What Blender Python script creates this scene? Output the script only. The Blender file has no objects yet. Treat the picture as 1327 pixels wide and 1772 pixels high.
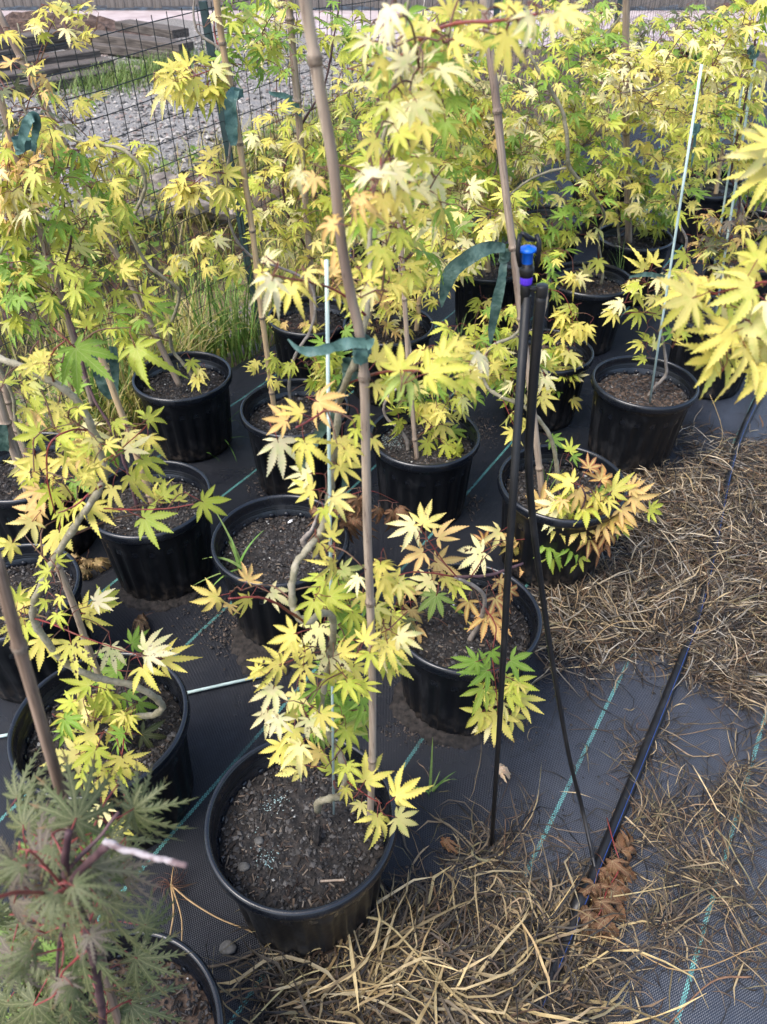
import bpy, math, random
import numpy as np
from mathutils import Vector, Matrix

R_ = math.radians
scene = bpy.context.scene

# ------------------------------------------------------------------ camera
F, CX, CY = 1333.0, 663.5, 886.0            # focal length and centre of the photograph, pixels
TILT, EYE = R_(40.0), 1.68
cam_d = bpy.data.cameras.new('camera')
cam = bpy.data.objects.new('camera', cam_d)
scene.collection.objects.link(cam)
cam.location = (0, 0, EYE)
cam.rotation_euler = (R_(90) - TILT, 0, 0)
cam_d.sensor_fit = 'VERTICAL'
cam_d.sensor_height = 36.0
cam_d.lens = 36.0 * F / 1772.0
cam_d.clip_start, cam_d.clip_end = 0.02, 500
cam_d.dof.use_dof = True
cam_d.dof.focus_distance = 1.75
cam_d.dof.aperture_fstop = 8.0
scene.camera = cam

# ------------------------------------------------------------------ sky, sun, exposure (overcast day)
SUN_EL, SUN_AZ = R_(58), R_(235)
world = bpy.data.worlds.new('World')
scene.world = world
world.use_nodes = True
nt = world.node_tree
nt.nodes.clear()
sky = nt.nodes.new('ShaderNodeTexSky')
sky.sky_type = 'NISHITA'
sky.sun_disc = False
sky.sun_elevation, sky.sun_rotation = SUN_EL, SUN_AZ
sky.air_density, sky.dust_density, sky.ozone_density = 1.0, 3.0, 1.0
hs = nt.nodes.new('ShaderNodeHueSaturation')
hs.inputs['Saturation'].default_value = 1.0
bg = nt.nodes.new('ShaderNodeBackground')
bg.inputs['Strength'].default_value = 0.15
wo = nt.nodes.new('ShaderNodeOutputWorld')
nt.links.new(sky.outputs[0], hs.inputs['Color'])
nt.links.new(hs.outputs[0], bg.inputs['Color'])
nt.links.new(bg.outputs[0], wo.inputs['Surface'])
sun_d = bpy.data.lights.new('sun', 'SUN')
sun_d.energy, sun_d.angle, sun_d.color = 1.15, R_(34), (1.0, 0.985, 0.96)
sun = bpy.data.objects.new('sun', sun_d)
scene.collection.objects.link(sun)
sdir = Vector((math.sin(SUN_AZ) * math.cos(SUN_EL), math.cos(SUN_AZ) * math.cos(SUN_EL), math.sin(SUN_EL)))
sun.rotation_euler = sdir.to_track_quat('Z', 'Y').to_euler()
sun.location = sdir * 20
vs = scene.view_settings
vs.view_transform, vs.look, vs.gamma, vs.exposure = 'Standard', 'None', 1.0, 1.42
vs.use_curve_mapping = False
scene.cycles.max_bounces = 8
scene.cycles.transparent_max_bounces = 6

# ------------------------------------------------------------------ geometry helpers
CT, ST = math.cos(TILT), math.sin(TILT)


def ray(px, py):
    a, b = (px - CX) / F, (CY - py) / F
    return Vector((a, CT + b * ST, -ST + b * CT))


def at(px, py, z=0.0):
    d = ray(px, py)
    return Vector((0, 0, EYE)) + d * ((z - EYE) / d.z)


def pt(px, py, Y):
    d = ray(px, py)
    return Vector((0, 0, EYE)) + d * (Y / d.y)


def depth_at(px, py, Y):
    return Y / ray(px, py).y


CAM_R, CAM_U, CAM_B = Vector((1, 0, 0)), Vector((0, ST, CT)), Vector((0, -CT, ST))
AZ = R_(32)                                  # the rows of pots run 32 degrees to the right


def uv2w(u, v, z=0.0):
    return Vector((u * math.cos(AZ) + v * math.sin(AZ), -u * math.sin(AZ) + v * math.cos(AZ), z))


def w2uv(x, y):
    return x * math.cos(AZ) - y * math.sin(AZ), x * math.sin(AZ) + y * math.cos(AZ)


COL = scene.collection


def link(o, parent=None):
    COL.objects.link(o)
    if parent is not None:
        o.parent = parent
    return o


def mk_mesh(name, v, f, mats=(), smooth=True, fm=None):
    me = bpy.data.meshes.new(name)
    me.from_pydata([tuple(p) for p in v], [], f)
    for m in mats:
        me.materials.append(m)
    if fm is not None:
        me.polygons.foreach_set('material_index', fm)
    if smooth:
        me.polygons.foreach_set('use_smooth', [True] * len(me.polygons))
    me.update()
    return me


def obj(name, v, f, mat, parent=None, smooth=True, kind=None, base=None, fm=None):
    """one mesh object; BASE = world point the vertices are made relative to"""
    if base is not None:
        v = [Vector(p) - base for p in v]
    mats = mat if isinstance(mat, (list, tuple)) else [mat]
    o = bpy.data.objects.new(name, mk_mesh(name, v, f, mats, smooth, fm))
    link(o, parent)
    if kind:
        o['kind'] = kind
    if base is not None and parent is None:
        o.location = base
    return o


def tag(o, label, cat, group=None):
    o['label'], o['category'] = label, cat
    if group:
        o['group'] = group
    return o


def thing(name, label, cat, loc, group=None):
    o = bpy.data.objects.new(name, None)
    o.empty_display_size = 0.05
    o.location = loc
    COL.objects.link(o)
    return tag(o, label, cat, group)


class MB:
    """collects pieces of one mesh"""
    def __init__(s):
        s.v, s.f, s.m = [], [], []

    def add(s, vf, m=0):
        v, f = vf
        k = len(s.v)
        s.v.extend(v)
        s.f.extend([tuple(i + k for i in q) for q in f])
        s.m.extend([m] * len(f))
        return s

    def build(s, name, mat, parent=None, base=None, smooth=True, kind=None):
        return obj(name, s.v, s.f, mat, parent, smooth, kind, base, s.m if isinstance(mat, (list, tuple)) else None)


def cr(pts, n=6):
    """Catmull-Rom through points (any dimension)"""
    P = [np.array(p, float) for p in pts]
    if len(P) < 3:
        return [P[0] + (P[-1] - P[0]) * (i / n) for i in range(n + 1)]
    P = [2 * P[0] - P[1]] + P + [2 * P[-1] - P[-2]]
    out = []
    for i in range(1, len(P) - 2):
        a, b, c, d = P[i - 1], P[i], P[i + 1], P[i + 2]
        for k in range(n):
            t = k / n
            out.append(0.5 * (2 * b + (c - a) * t + (2 * a - 5 * b + 4 * c - d) * t * t + (3 * b - a - 3 * c + d) * t ** 3))
    out.append(P[-2])
    return out


def tube(pts, radii, n=8, caps=True):
    P = [Vector(p[:3]) for p in pts]
    if not hasattr(radii, '__len__'):
        radii = [radii] * len(P)
    v, f = [], []
    t0 = (P[1] - P[0]).normalized()
    up = Vector((0, 0, 1)) if abs(t0.z) < 0.9 else Vector((1, 0, 0))
    x = t0.cross(up).normalized()
    for i, p in enumerate(P):
        t = ((P[min(i + 1, len(P) - 1)] - P[max(i - 1, 0)])).normalized()
        x = (x - t * x.dot(t)).normalized()
        y = t.cross(x)
        for k in range(n):
            a = 2 * math.pi * k / n
            v.append(p + (x * math.cos(a) + y * math.sin(a)) * radii[i])
    for i in range(len(P) - 1):
        for k in range(n):
            a, b = i * n + k, i * n + (k + 1) % n
            f.append((a, b, b + n, a + n))
    if caps:
        f.append(tuple(range(n - 1, -1, -1)))
        f.append(tuple(range((len(P) - 1) * n, len(P) * n)))
    return v, f


def lathe(prof, n=64, mod=None, close=False):
    v, f = [], []
    for j, (r, z) in enumerate(prof):
        for k in range(n):
            a = 2 * math.pi * k / n
            rr = r + (mod(a, r, z, j) if mod else 0)
            v.append(Vector((rr * math.cos(a), rr * math.sin(a), z)))
    for j in range(len(prof) - 1):
        for k in range(n):
            a, b = j * n + k, j * n + (k + 1) % n
            f.append((a, b, b + n, a + n))
    return v, f


def box(c, s, rot=0.0, tilt=None):
    M = Matrix.Rotation(rot, 3, 'Z')
    if tilt is not None:
        M = M @ tilt
    v = [Vector(c) + M @ Vector((sx * s[0] / 2, sy * s[1] / 2, sz * s[2] / 2)) for sx in (-1, 1) for sy in (-1, 1) for sz in (-1, 1)]
    return v, [(0, 1, 3, 2), (4, 6, 7, 5), (0, 4, 5, 1), (2, 3, 7, 6), (0, 2, 6, 4), (1, 5, 7, 3)]


def bbox(c, s, rot=0.0, b=0.006):
    """box with chamfered long edges (8-sided section along x)"""
    M = Matrix.Rotation(rot, 3, 'Z')
    hy, hz = s[1] / 2, s[2] / 2
    sec = [(-hy + b, -hz), (hy - b, -hz), (hy, -hz + b), (hy, hz - b), (hy - b, hz), (-hy + b, hz), (-hy, hz - b), (-hy, -hz + b)]
    v = [Vector(c) + M @ Vector((sx * s[0] / 2, y, z)) for sx in (-1, 1) for y, z in sec]
    f = [(i, (i + 1) % 8, (i + 1) % 8 + 8, i + 8) for i in range(8)] + [tuple(range(7, -1, -1)), tuple(range(8, 16))]
    return v, f


def ribbon(pts, widths, nrm=None, roll=None):
    """flat strip along points; slight cupping; returns double-quad strip"""
    P = [Vector(p) for p in pts]
    v, f = [], []
    n = len(P)
    for i, p in enumerate(P):
        t = (P[min(i + 1, n - 1)] - P[max(i - 1, 0)]).normalized()
        nn = Vector(nrm[i] if isinstance(nrm, list) else (nrm or (0, 0, 1)))
        s = t.cross(nn)
        if s.length < 1e-4:
            s = Vector((1, 0, 0))
        s.normalize()
        if roll:
            s = Matrix.Rotation(roll[i], 3, t) @ s
        up = s.cross(t)
        w = widths[i] if hasattr(widths, '__len__') else widths
        v += [p - s * w / 2 + up * w * 0.12, p, p + s * w / 2 + up * w * 0.12]
    for i in range(n - 1):
        a = i * 3
        f += [(a, a + 1, a + 4, a + 3), (a + 1, a + 2, a + 5, a + 4)]
    return v, f


def vnoise(x, y, s=0.0):
    return (math.sin(x * 1.7 + s) * math.cos(y * 2.3 - s * 1.3) + 0.5 * math.sin(x * 4.1 + y * 3.3 + s * 2.1) + 0.25 * math.sin(x * 9.7 - y * 8.1 + s)) / 1.75


# ------------------------------------------------------------------ materials
def new_mat(name):
    m = bpy.data.materials.new(name)
    m.use_nodes = True
    t = m.node_tree
    t.nodes.clear()
    out = t.nodes.new('ShaderNodeOutputMaterial')
    p = t.nodes.new('ShaderNodeBsdfPrincipled')
    t.links.new(p.outputs[0], out.inputs[0])
    return m, t, p, out


def nd(t, typ, **kw):
    n = t.nodes.new('ShaderNode' + typ)
    for k, v in kw.items():
        if k in n.bl_rna.properties:
            setattr(n, k, v)
        else:
            n.inputs[k].default_value = v
    return n


def L(t, a, b):
    t.links.new(a, b)


def math_(t, op, a, b=None, c=None):
    n = t.nodes.new('ShaderNodeMath')
    n.operation = op
    for i, x in enumerate((a, b, c)):
        if x is None:
            continue
        if isinstance(x, (int, float)):
            n.inputs[i].default_value = x
        else:
            t.links.new(x, n.inputs[i])
    return n.outputs[0]


def mix_(t, fac, a, b, typ='MIX'):
    n = t.nodes.new('ShaderNodeMix')
    n.data_type = 'RGBA'
    n.blend_type = typ
    for sock, x in ((n.inputs[0], fac), (n.inputs[6], a), (n.inputs[7], b)):
        if isinstance(x, (int, float)):
            sock.default_value = x
        elif isinstance(x, (tuple, list)):
            sock.default_value = tuple(x) + ((1,) if len(x) == 3 else ())
        else:
            t.links.new(x, sock)
    return n.outputs[2]


def ramp_(t, x, lo, hi, a=0.0, b=1.0):
    n = t.nodes.new('ShaderNodeMapRange')
    n.interpolation_type = 'SMOOTHSTEP'
    t.links.new(x, n.inputs[0])
    for i, k in enumerate((lo, hi, a, b)):
        n.inputs[1 + i].default_value = k
    return n.outputs[0]


def coords(t, kind='Object'):
    return t.nodes.new('ShaderNodeTexCoord').outputs[kind]


def noise_(t, vec, scale, detail=4.0, rough=0.55):
    n = nd(t, 'TexNoise', Scale=scale, Detail=detail, Roughness=rough)
    t.links.new(vec, n.inputs['Vector'])
    return n.outputs['Fac']


def scale_(t, vec, s):
    n = t.nodes.new('ShaderNodeMapping')
    n.inputs['Scale'].default_value = s
    t.links.new(vec, n.inputs['Vector'])
    return n.outputs[0]


def bump_(t, p, h, strength=0.5, dist=0.002):
    b = nd(t, 'Bump', Strength=strength, Distance=dist)
    t.links.new(h, b.inputs['Height'])
    t.links.new(b.outputs[0], p.inputs['Normal'])


def simple(name, a, b=None, scale=20, rough=0.6, rough2=None, spec=0.4, bump=0.0, bdist=0.002, stretch=None, lo=0.35, hi=0.65, detail=5.0, kind='Object'):
    m, t, p, _ = new_mat(name)
    v = coords(t, kind)
    if stretch:
        v = scale_(t, v, stretch)
    n = noise_(t, v, scale, detail)
    f = ramp_(t, n, lo, hi)
    L(t, mix_(t, f, a, b or a), p.inputs['Base Color'])
    if rough2 is not None:
        L(t, ramp_(t, n, lo, hi, rough, rough2), p.inputs['Roughness'])
    else:
        p.inputs['Roughness'].default_value = rough
    p.inputs['Specular IOR Level'].default_value = spec
    if bump:
        bump_(t, p, n, bump, bdist)
    return m


def leaf_material(name, trans=0.35, rough=0.5, HEART=(0.70, 0.55, 0.17)):
    """colour from the object's own colour; spots from its alpha; veins from the blade's uv"""
    m, t, p, out = new_mat(name)
    oi = t.nodes.new('ShaderNodeObjectInfo')
    uv = t.nodes.new('ShaderNodeSeparateXYZ')
    L(t, coords(t, 'UV'), uv.inputs[0])
    u, v = uv.outputs[0], uv.outputs[1]
    add = nd(t, 'VectorMath', operation='ADD')
    L(t, coords(t, 'Object'), add.inputs[0])
    cmb = t.nodes.new('ShaderNodeCombineXYZ')
    for i in range(3):
        L(t, math_(t, 'MULTIPLY', oi.outputs['Random'], 13.7 + 7 * i), cmb.inputs[i])
    L(t, cmb.outputs[0], add.inputs[1])
    vec = add.outputs[0]
    n1 = noise_(t, vec, 3.2, 4)
    n2 = noise_(t, vec, 26, 3)
    col = oi.outputs['Color']
    # greener towards the base and in cloudy patches
    g = math_(t, 'MULTIPLY', ramp_(t, n1, 0.46, 0.70), 0.38)
    col = mix_(t, g, col, mix_(t, 1.0, col, (0.62, 0.92, 0.42), 'MULTIPLY'))
    # peach and orange leaves keep a yellow heart, their colour sits towards the margins
    rg = t.nodes.new('ShaderNodeSeparateColor')
    L(t, oi.outputs['Color'], rg.inputs[0])
    warm = ramp_(t, math_(t, 'DIVIDE', rg.outputs[0], math_(t, 'ADD', rg.outputs[1], 0.001)), 1.32, 1.75, 0, 0.8)
    heart = math_(t, 'MULTIPLY', warm, ramp_(t, math_(t, 'ADD', u, math_(t, 'MULTIPLY', n1, 0.8)), 0.35, 1.25, 1.0, 0.0))
    heart = math_(t, 'MULTIPLY', heart, ramp_(t, v, 0.55, 1.0, 1.0, 0.3))
    col = mix_(t, heart, col, HEART)
    # side veins: stripes slanting from the midrib, and the paler midrib
    st = math_(t, 'SINE', math_(t, 'MULTIPLY', math_(t, 'SUBTRACT', v, math_(t, 'MULTIPLY', u, 0.16)), 62.0))
    vein = ramp_(t, st, 0.86, 1.0, 0, 0.35)
    mid = ramp_(t, u, 0.03, 0.10, 0.6, 0.0)
    vv = math_(t, 'MAXIMUM', vein, mid)
    col = mix_(t, vv, col, mix_(t, 0.30, col, (0.9, 0.82, 0.45)))
    edge = ramp_(t, math_(t, 'ADD', u, math_(t, 'MULTIPLY', n2, 0.35)), 0.95, 1.25, 0, 0.35)
    col = mix_(t, edge, col, mix_(t, 1.0, col, (0.72, 0.5, 0.32), 'MULTIPLY'))
    tipf = math_(t, 'MULTIPLY', ramp_(t, math_(t, 'ADD', v, math_(t, 'MULTIPLY', n2, 0.12)), 0.86, 1.04), ramp_(t, oi.outputs['Random'], 0.5, 0.9, 0.0, 0.75))
    col = mix_(t, tipf, col, (0.22, 0.10, 0.045))
    # dark brown blotches on the leaves that have them
    n3 = noise_(t, vec, 8, 3)
    sp = math_(t, 'MULTIPLY', math_(t, 'MULTIPLY', ramp_(t, n3, 0.575, 0.62), ramp_(t, noise_(t, vec, 2.4, 1), 0.47, 0.54)), math_(t, 'SUBTRACT', 1.0, oi.outputs['Alpha']))
    col = mix_(t, sp, col, (0.045, 0.016, 0.012))
    L(t, col, p.inputs['Base Color'])
    p.inputs['Roughness'].default_value = rough
    p.inputs['Specular IOR Level'].default_value = 0.35
    bump_(t, p, math_(t, 'ADD', math_(t, 'MULTIPLY', vv, -0.6), math_(t, 'MULTIPLY', n2, 0.35)), 0.35, 0.0012)
    tr = t.nodes.new('ShaderNodeBsdfTranslucent')
    L(t, col, tr.inputs[0])
    mx = nd(t, 'MixShader', Fac=trans)
    L(t, p.outputs[0], mx.inputs[1])
    L(t, tr.outputs[0], mx.inputs[2])
    L(t, mx.outputs[0], out.inputs[0])
    return m


def attr_material(name, rough=0.6, spec=0.3, trans=0.0, streak=True):
    """colour from the mesh's colour attribute «tint», broken up by noise"""
    m, t, p, out = new_mat(name)
    a = nd(t, 'Attribute', attribute_name='tint')
    n = noise_(t, coords(t), 60, 4)
    col = mix_(t, ramp_(t, n, 0.3, 0.7, 0.0, 0.55), a.outputs['Color'], mix_(t, 1.0, a.outputs['Color'], (0.45, 0.4, 0.36), 'MULTIPLY'))
    L(t, col, p.inputs['Base Color'])
    p.inputs['Roughness'].default_value = rough
    p.inputs['Specular IOR Level'].default_value = spec
    bump_(t, p, n, 0.3, 0.001)
    if trans:
        tr = t.nodes.new('ShaderNodeBsdfTranslucent')
        L(t, col, tr.inputs[0])
        mx = nd(t, 'MixShader', Fac=trans)
        L(t, p.outputs[0], mx.inputs[1])
        L(t, tr.outputs[0], mx.inputs[2])
        L(t, mx.outputs[0], out.inputs[0])
    return m


def tint(o, cols):
    """per-face-corner colours from a per-vertex list"""
    me = o.data
    ca = me.color_attributes.new('tint', 'FLOAT_COLOR', 'POINT')
    arr = np.ones((len(me.vertices), 4), np.float32)
    arr[:, :3] = np.array(cols, np.float32)
    ca.data.foreach_set('color', arr.ravel())


def bamboo_material(name, a, b, c):
    m, t, p, _ = new_mat(name)
    v = coords(t)
    s1 = noise_(t, scale_(t, v, (160, 160, 5)), 1.0, 6, 0.65)
    s2 = noise_(t, scale_(t, v, (14, 14, 3.2)), 1.0, 4)
    s3 = noise_(t, scale_(t, v, (420, 420, 24)), 1.0, 3, 0.6)
    col = mix_(t, ramp_(t, s1, 0.36, 0.64), a, b)
    col = mix_(t, ramp_(t, s2, 0.46, 0.62, 0, 0.8), col, c)
    col = mix_(t, ramp_(t, s3, 0.60, 0.68, 0, 0.65), col, (0.05, 0.035, 0.028))
    L(t, col, p.inputs['Base Color'])
    p.inputs['Roughness'].default_value = 0.55
    p.inputs['Specular IOR Level'].default_value = 0.35
    bump_(t, p, s1, 0.5, 0.0012)
    return m


def bark_material(name, a, b, c):
    m, t, p, _ = new_mat(name)
    v = coords(t)
    n1 = noise_(t, v, 38, 6, 0.65)
    n2 = noise_(t, v, 150, 5, 0.7)
    n3 = noise_(t, v, 70, 3)
    col = mix_(t, ramp_(t, n1, 0.35, 0.66), a, b)
    col = mix_(t, ramp_(t, n2, 0.52, 0.72, 0, 0.75), col, c)
    col = mix_(t, ramp_(t, n3, 0.66, 0.72, 0, 0.7), col, (0.42, 0.40, 0.35))
    L(t, col, p.inputs['Base Color'])
    p.inputs['Roughness'].default_value = 0.62
    p.inputs['Specular IOR Level'].default_value = 0.3
    bump_(t, p, n2, 0.7, 0.0012)
    return m


def plastic_material(name, col, rough=0.38, dust=(0.06, 0.055, 0.05), dustfac=0.5, splash=False):
    m, t, p, _ = new_mat(name)
    v = coords(t)
    n = noise_(t, v, 9, 8, 0.65)
    n2 = noise_(t, v, 90, 4, 0.6)
    streak = noise_(t, scale_(t, v, (26, 26, 2.0)), 1.0, 5, 0.6)
    d = math_(t, 'MULTIPLY', ramp_(t, math_(t, 'MULTIPLY', n, math_(t, 'ADD', streak, 0.5)), 0.48, 0.78), dustfac)
    cc = mix_(t, d, col, dust)
    if splash:
        sz = t.nodes.new('ShaderNodeSeparateXYZ')
        L(t, v, sz.inputs[0])
        low = math_(t, 'MULTIPLY', ramp_(t, sz.outputs[2], 0.0, 0.11, 1.0, 0.0), ramp_(t, noise_(t, v, 34, 7, 0.7), 0.46, 0.62))
        cc = mix_(t, math_(t, 'MULTIPLY', low, 0.8), cc, (0.055, 0.044, 0.036))
    L(t, cc, p.inputs['Base Color'])
    L(t, math_(t, 'ADD', math_(t, 'MULTIPLY', n2, 0.22), math_(t, 'ADD', math_(t, 'MULTIPLY', d, 0.5), rough - 0.1)), p.inputs['Roughness'])
    bump_(t, p, n2, 0.12, 0.0008)
    p.inputs['Specular IOR Level'].default_value = 0.42
    return m


def fabric_material():
    m, t, p, _ = new_mat('woven_ground_cover')
    v = coords(t)                                     # object frame: x across the rows, y along them
    sep = t.nodes.new('ShaderNodeSeparateXYZ')
    L(t, v, sep.inputs[0])
    u, w = sep.outputs[0], sep.outputs[1]
    warp = noise_(t, v, 3.0, 2)
    uu = math_(t, 'ADD', u, math_(t, 'MULTIPLY', warp, 0.006))
    per = 0.0047
    wx = math_(t, 'SINE', math_(t, 'MULTIPLY', uu, 2 * math.pi / per))
    wy = math_(t, 'SINE', math_(t, 'MULTIPLY', w, 2 * math.pi / (per * 1.6)))
    weave = math_(t, 'MULTIPLY', wx, wy)
    ribs = math_(t, 'ABSOLUTE', wx)
    h = math_(t, 'ADD', math_(t, 'MULTIPLY', weave, 0.5), math_(t, 'MULTIPLY', ribs, 0.4))
    dust = noise_(t, v, 2.3, 8, 0.62)
    fine = noise_(t, v, 45, 6, 0.7)
    mud = math_(t, 'ADD', math_(t, 'MULTIPLY', dust, 0.75), math_(t, 'MULTIPLY', fine, 0.25))
    col = mix_(t, ramp_(t, weave, -1, 1), (0.004, 0.005, 0.0085), (0.009, 0.0115, 0.019))
    # silty film in patches, plus blue sky sheen painted into the walkway side's colour
    walk_sheen = ramp_(t, math_(t, 'ADD', u, math_(t, 'MULTIPLY', dust, 0.5)), -0.22, 0.22)
    silt_sheen = math_(t, 'MINIMUM', math_(t, 'ADD', math_(t, 'MULTIPLY', ramp_(t, mud, 0.53, 0.72), 0.28), math_(t, 'MULTIPLY', walk_sheen, math_(t, 'ADD', math_(t, 'MULTIPLY', fine, 0.6), 0.35))), 0.9)
    col = mix_(t, silt_sheen, col, (0.044, 0.052, 0.072))
    # the blue-green marker threads: chequered stitches every 36 cm
    q = math_(t, 'DIVIDE', math_(t, 'ADD', uu, 0.150 - 0.003), 0.358)
    fr = math_(t, 'MULTIPLY', math_(t, 'SUBTRACT', q, math_(t, 'ROUND', q)), 0.358)
    line = math_(t, 'LESS_THAN', math_(t, 'ABSOLUTE', fr), 0.0044)
    cx = math_(t, 'FLOOR', math_(t, 'DIVIDE', math_(t, 'ADD', fr, 0.0044), 0.0022))
    cy = math_(t, 'FLOOR', math_(t, 'DIVIDE', w, 0.0044))
    chk = math_(t, 'GREATER_THAN', math_(t, 'MODULO', math_(t, 'ADD', math_(t, 'ADD', cx, cy), 4000), 2.0), 0.5)
    fade = ramp_(t, mud, 0.47, 0.60, 0.92, 0.2)
    lm = math_(t, 'MULTIPLY', math_(t, 'MULTIPLY', line, math_(t, 'ADD', math_(t, 'MULTIPLY', chk, 0.82), 0.13)), fade)
    col = mix_(t, lm, col, (0.14, 0.42, 0.38))
    L(t, col, p.inputs['Base Color'])
    wet = ramp_(t, noise_(t, v, 1.6, 5, 0.6), 0.36, 0.62)
    L(t, math_(t, 'ADD', math_(t, 'MULTIPLY', wet, 0.20), math_(t, 'ADD', math_(t, 'MULTIPLY', silt_sheen, 0.08), 0.22)), p.inputs['Roughness'])
    L(t, ramp_(t, silt_sheen, 0.1, 0.6, 0.42, 0.75), p.inputs['Specular IOR Level'])
    wr = noise_(t, scale_(t, v, (7, 2.2, 1)), 1.0, 3)
    hh = math_(t, 'ADD', math_(t, 'MULTIPLY', h, 0.0022), math_(t, 'ADD', math_(t, 'MULTIPLY', wr, 0.022), math_(t, 'MULTIPLY', fine, 0.0015)))
    b = nd(t, 'Bump', Strength=0.75, Distance=1.0)
    L(t, hh, b.inputs['Height'])
    L(t, b.outputs[0], p.inputs['Normal'])
    return m


M = {}
M['leaf'] = leaf_material('maple_leaf_blade')
M['lace'] = leaf_material('laceleaf_blade', 0.25, 0.5)
M['dry'] = leaf_material('dried_leaf_blade', 0.15, 0.75, (0.16, 0.085, 0.045))
M['petiole'] = simple('red_petiole', (0.20, 0.022, 0.022), (0.14, 0.035, 0.02), 30, 0.45)
M['petiole_bright'] = simple('bright_red_petiole', (0.25, 0.045, 0.04), (0.17, 0.035, 0.033), 30, 0.4)
M['twig'] = simple('twig_bark', (0.10, 0.03, 0.022), (0.13, 0.075, 0.04), 26, 0.55, bump=0.3)
M['bark'] = bark_material('olive_bark', (0.18, 0.165, 0.10), (0.32, 0.285, 0.205), (0.085, 0.068, 0.048))
M['bark_grey'] = bark_material('grey_bark', (0.17, 0.14, 0.115), (0.31, 0.27, 0.23), (0.07, 0.054, 0.043))
M['bark_dark'] = simple('dark_purple_bark', (0.05, 0.022, 0.028), (0.11, 0.06, 0.06), 34, 0.6, bump=0.4)
M['bark_white'] = simple('lichen_white_bark', (0.34, 0.30, 0.30), (0.13, 0.085, 0.085), 60, 0.7, bump=0.5, lo=0.45, hi=0.6)
M['bamboo'] = bamboo_material('weathered_bamboo', (0.40, 0.315, 0.235), (0.26, 0.195, 0.145), (0.17, 0.12, 0.095))
M['bamboo_dark'] = bamboo_material('dark_bamboo', (0.29, 0.205, 0.15), (0.13, 0.088, 0.06), (0.055, 0.037, 0.028))
M['bamboo_tan'] = bamboo_material('tan_bamboo', (0.50, 0.36, 0.20), (0.36, 0.25, 0.14), (0.30, 0.20, 0.12))
M['pot'] = plastic_material('black_pot_plastic', (0.0035, 0.0042, 0.0058), 0.36, (0.034, 0.035, 0.039), 0.5, True)
M['rim'] = plastic_material('black_rim_plastic', (0.006, 0.0075, 0.011), 0.22, (0.035, 0.036, 0.04), 0.3)
M['rim'].node_tree.nodes['Principled BSDF'].inputs['Specular IOR Level'].default_value = 0.6
M['soil'] = simple('potting_soil', (0.007, 0.0062, 0.006), (0.036, 0.029, 0.025), 60, 0.85, bump=1.0, bdist=0.006, lo=0.35, hi=0.75)
M['soil_brown'] = simple('brown_soil', (0.035, 0.022, 0.015), (0.12, 0.08, 0.055), 45, 0.9, bump=1.0, bdist=0.006)
M['bits'] = attr_material('loose_bits', 0.75, 0.3)
M['straw'] = attr_material('dead_grass', 0.55, 0.4, 0.1)
M['grass'] = attr_material('green_blades', 0.5, 0.35, 0.25)
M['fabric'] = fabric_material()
M['tie'] = simple('green_tie_tape', (0.045, 0.105, 0.09), (0.085, 0.17, 0.148), 60, 0.45, bump=0.8, bdist=0.004)
M['tie_dark'] = simple('dark_green_tie_tape', (0.026, 0.062, 0.048), (0.07, 0.12, 0.095), 60, 0.45, bump=0.9, bdist=0.004)
M['fibre'] = simple('white_fibreglass', (0.50, 0.62, 0.58), (0.40, 0.52, 0.48), 40, 0.35)
M['black'] = plastic_material('black_tube_plastic', (0.009, 0.009, 0.010), 0.36, (0.06, 0.055, 0.05), 0.35)
M['blue'] = simple('blue_nozzle_plastic', (0.005, 0.14, 0.75), (0.006, 0.16, 0.82), 30, 0.3, spec=0.5)
M['purple'] = simple('purple_ring_plastic', (0.10, 0.035, 0.62), (0.12, 0.04, 0.7), 30, 0.35, spec=0.5)
M['stripe'] = simple('blue_stripe', (0.02, 0.05, 0.20), (0.03, 0.07, 0.26), 30, 0.4)
M['wire'] = simple('coated_wire', (0.012, 0.016, 0.018), (0.02, 0.024, 0.026), 30, 0.45)
M['post'] = simple('painted_steel_post', (0.012, 0.028, 0.030), (0.022, 0.045, 0.046), 30, 0.5)
M['timber'] = simple('weathered_timber', (0.045, 0.037, 0.031), (0.125, 0.104, 0.088), 30, 0.85, bump=0.6, bdist=0.004, stretch=(0.15, 2, 2))
M['board'] = simple('grey_fence_board', (0.11, 0.095, 0.085), (0.20, 0.175, 0.155), 18, 0.85, bump=0.5, bdist=0.004, stretch=(4, 4, 0.25))
M['mud'] = simple('wet_mud', (0.045, 0.031, 0.021), (0.12, 0.085, 0.058), 9, 0.35, 0.8, bump=0.8, bdist=0.03, detail=9)
M['gravel'] = simple('gravel_bed', (0.13, 0.122, 0.113), (0.29, 0.272, 0.25), 60, 0.85, bump=1.0, bdist=0.02, detail=8)
M['road'] = simple('pinkish_road', (0.33, 0.27, 0.27), (0.44, 0.38, 0.38), 3, 0.85, bump=0.3, bdist=0.01, detail=9)
M['rock'] = simple('rubble_rock', (0.12, 0.10, 0.085), (0.32, 0.27, 0.235), 9, 0.85, bump=0.8, bdist=0.02, detail=9)
M['earth'] = simple('reddish_earth', (0.05, 0.03, 0.023), (0.12, 0.078, 0.06), 14, 0.9, bump=1.0, bdist=0.05, detail=9)
M['water'] = simple('muddy_water', (0.13, 0.095, 0.065), (0.16, 0.12, 0.085), 2, 0.08, spec=0.5)
M['soil_wet'] = simple('damp_spilled_soil', (0.008, 0.0068, 0.006), (0.029, 0.023, 0.020), 70, 0.8, bump=1.0, bdist=0.004)
M['node'] = simple('dark_cane_node', (0.13, 0.09, 0.065), (0.27, 0.21, 0.155), 220, 0.6, bump=0.4)
M['grit'] = simple('grey_pebble', (0.06, 0.058, 0.055), (0.13, 0.125, 0.115), 60, 0.75, bump=0.6)
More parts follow.
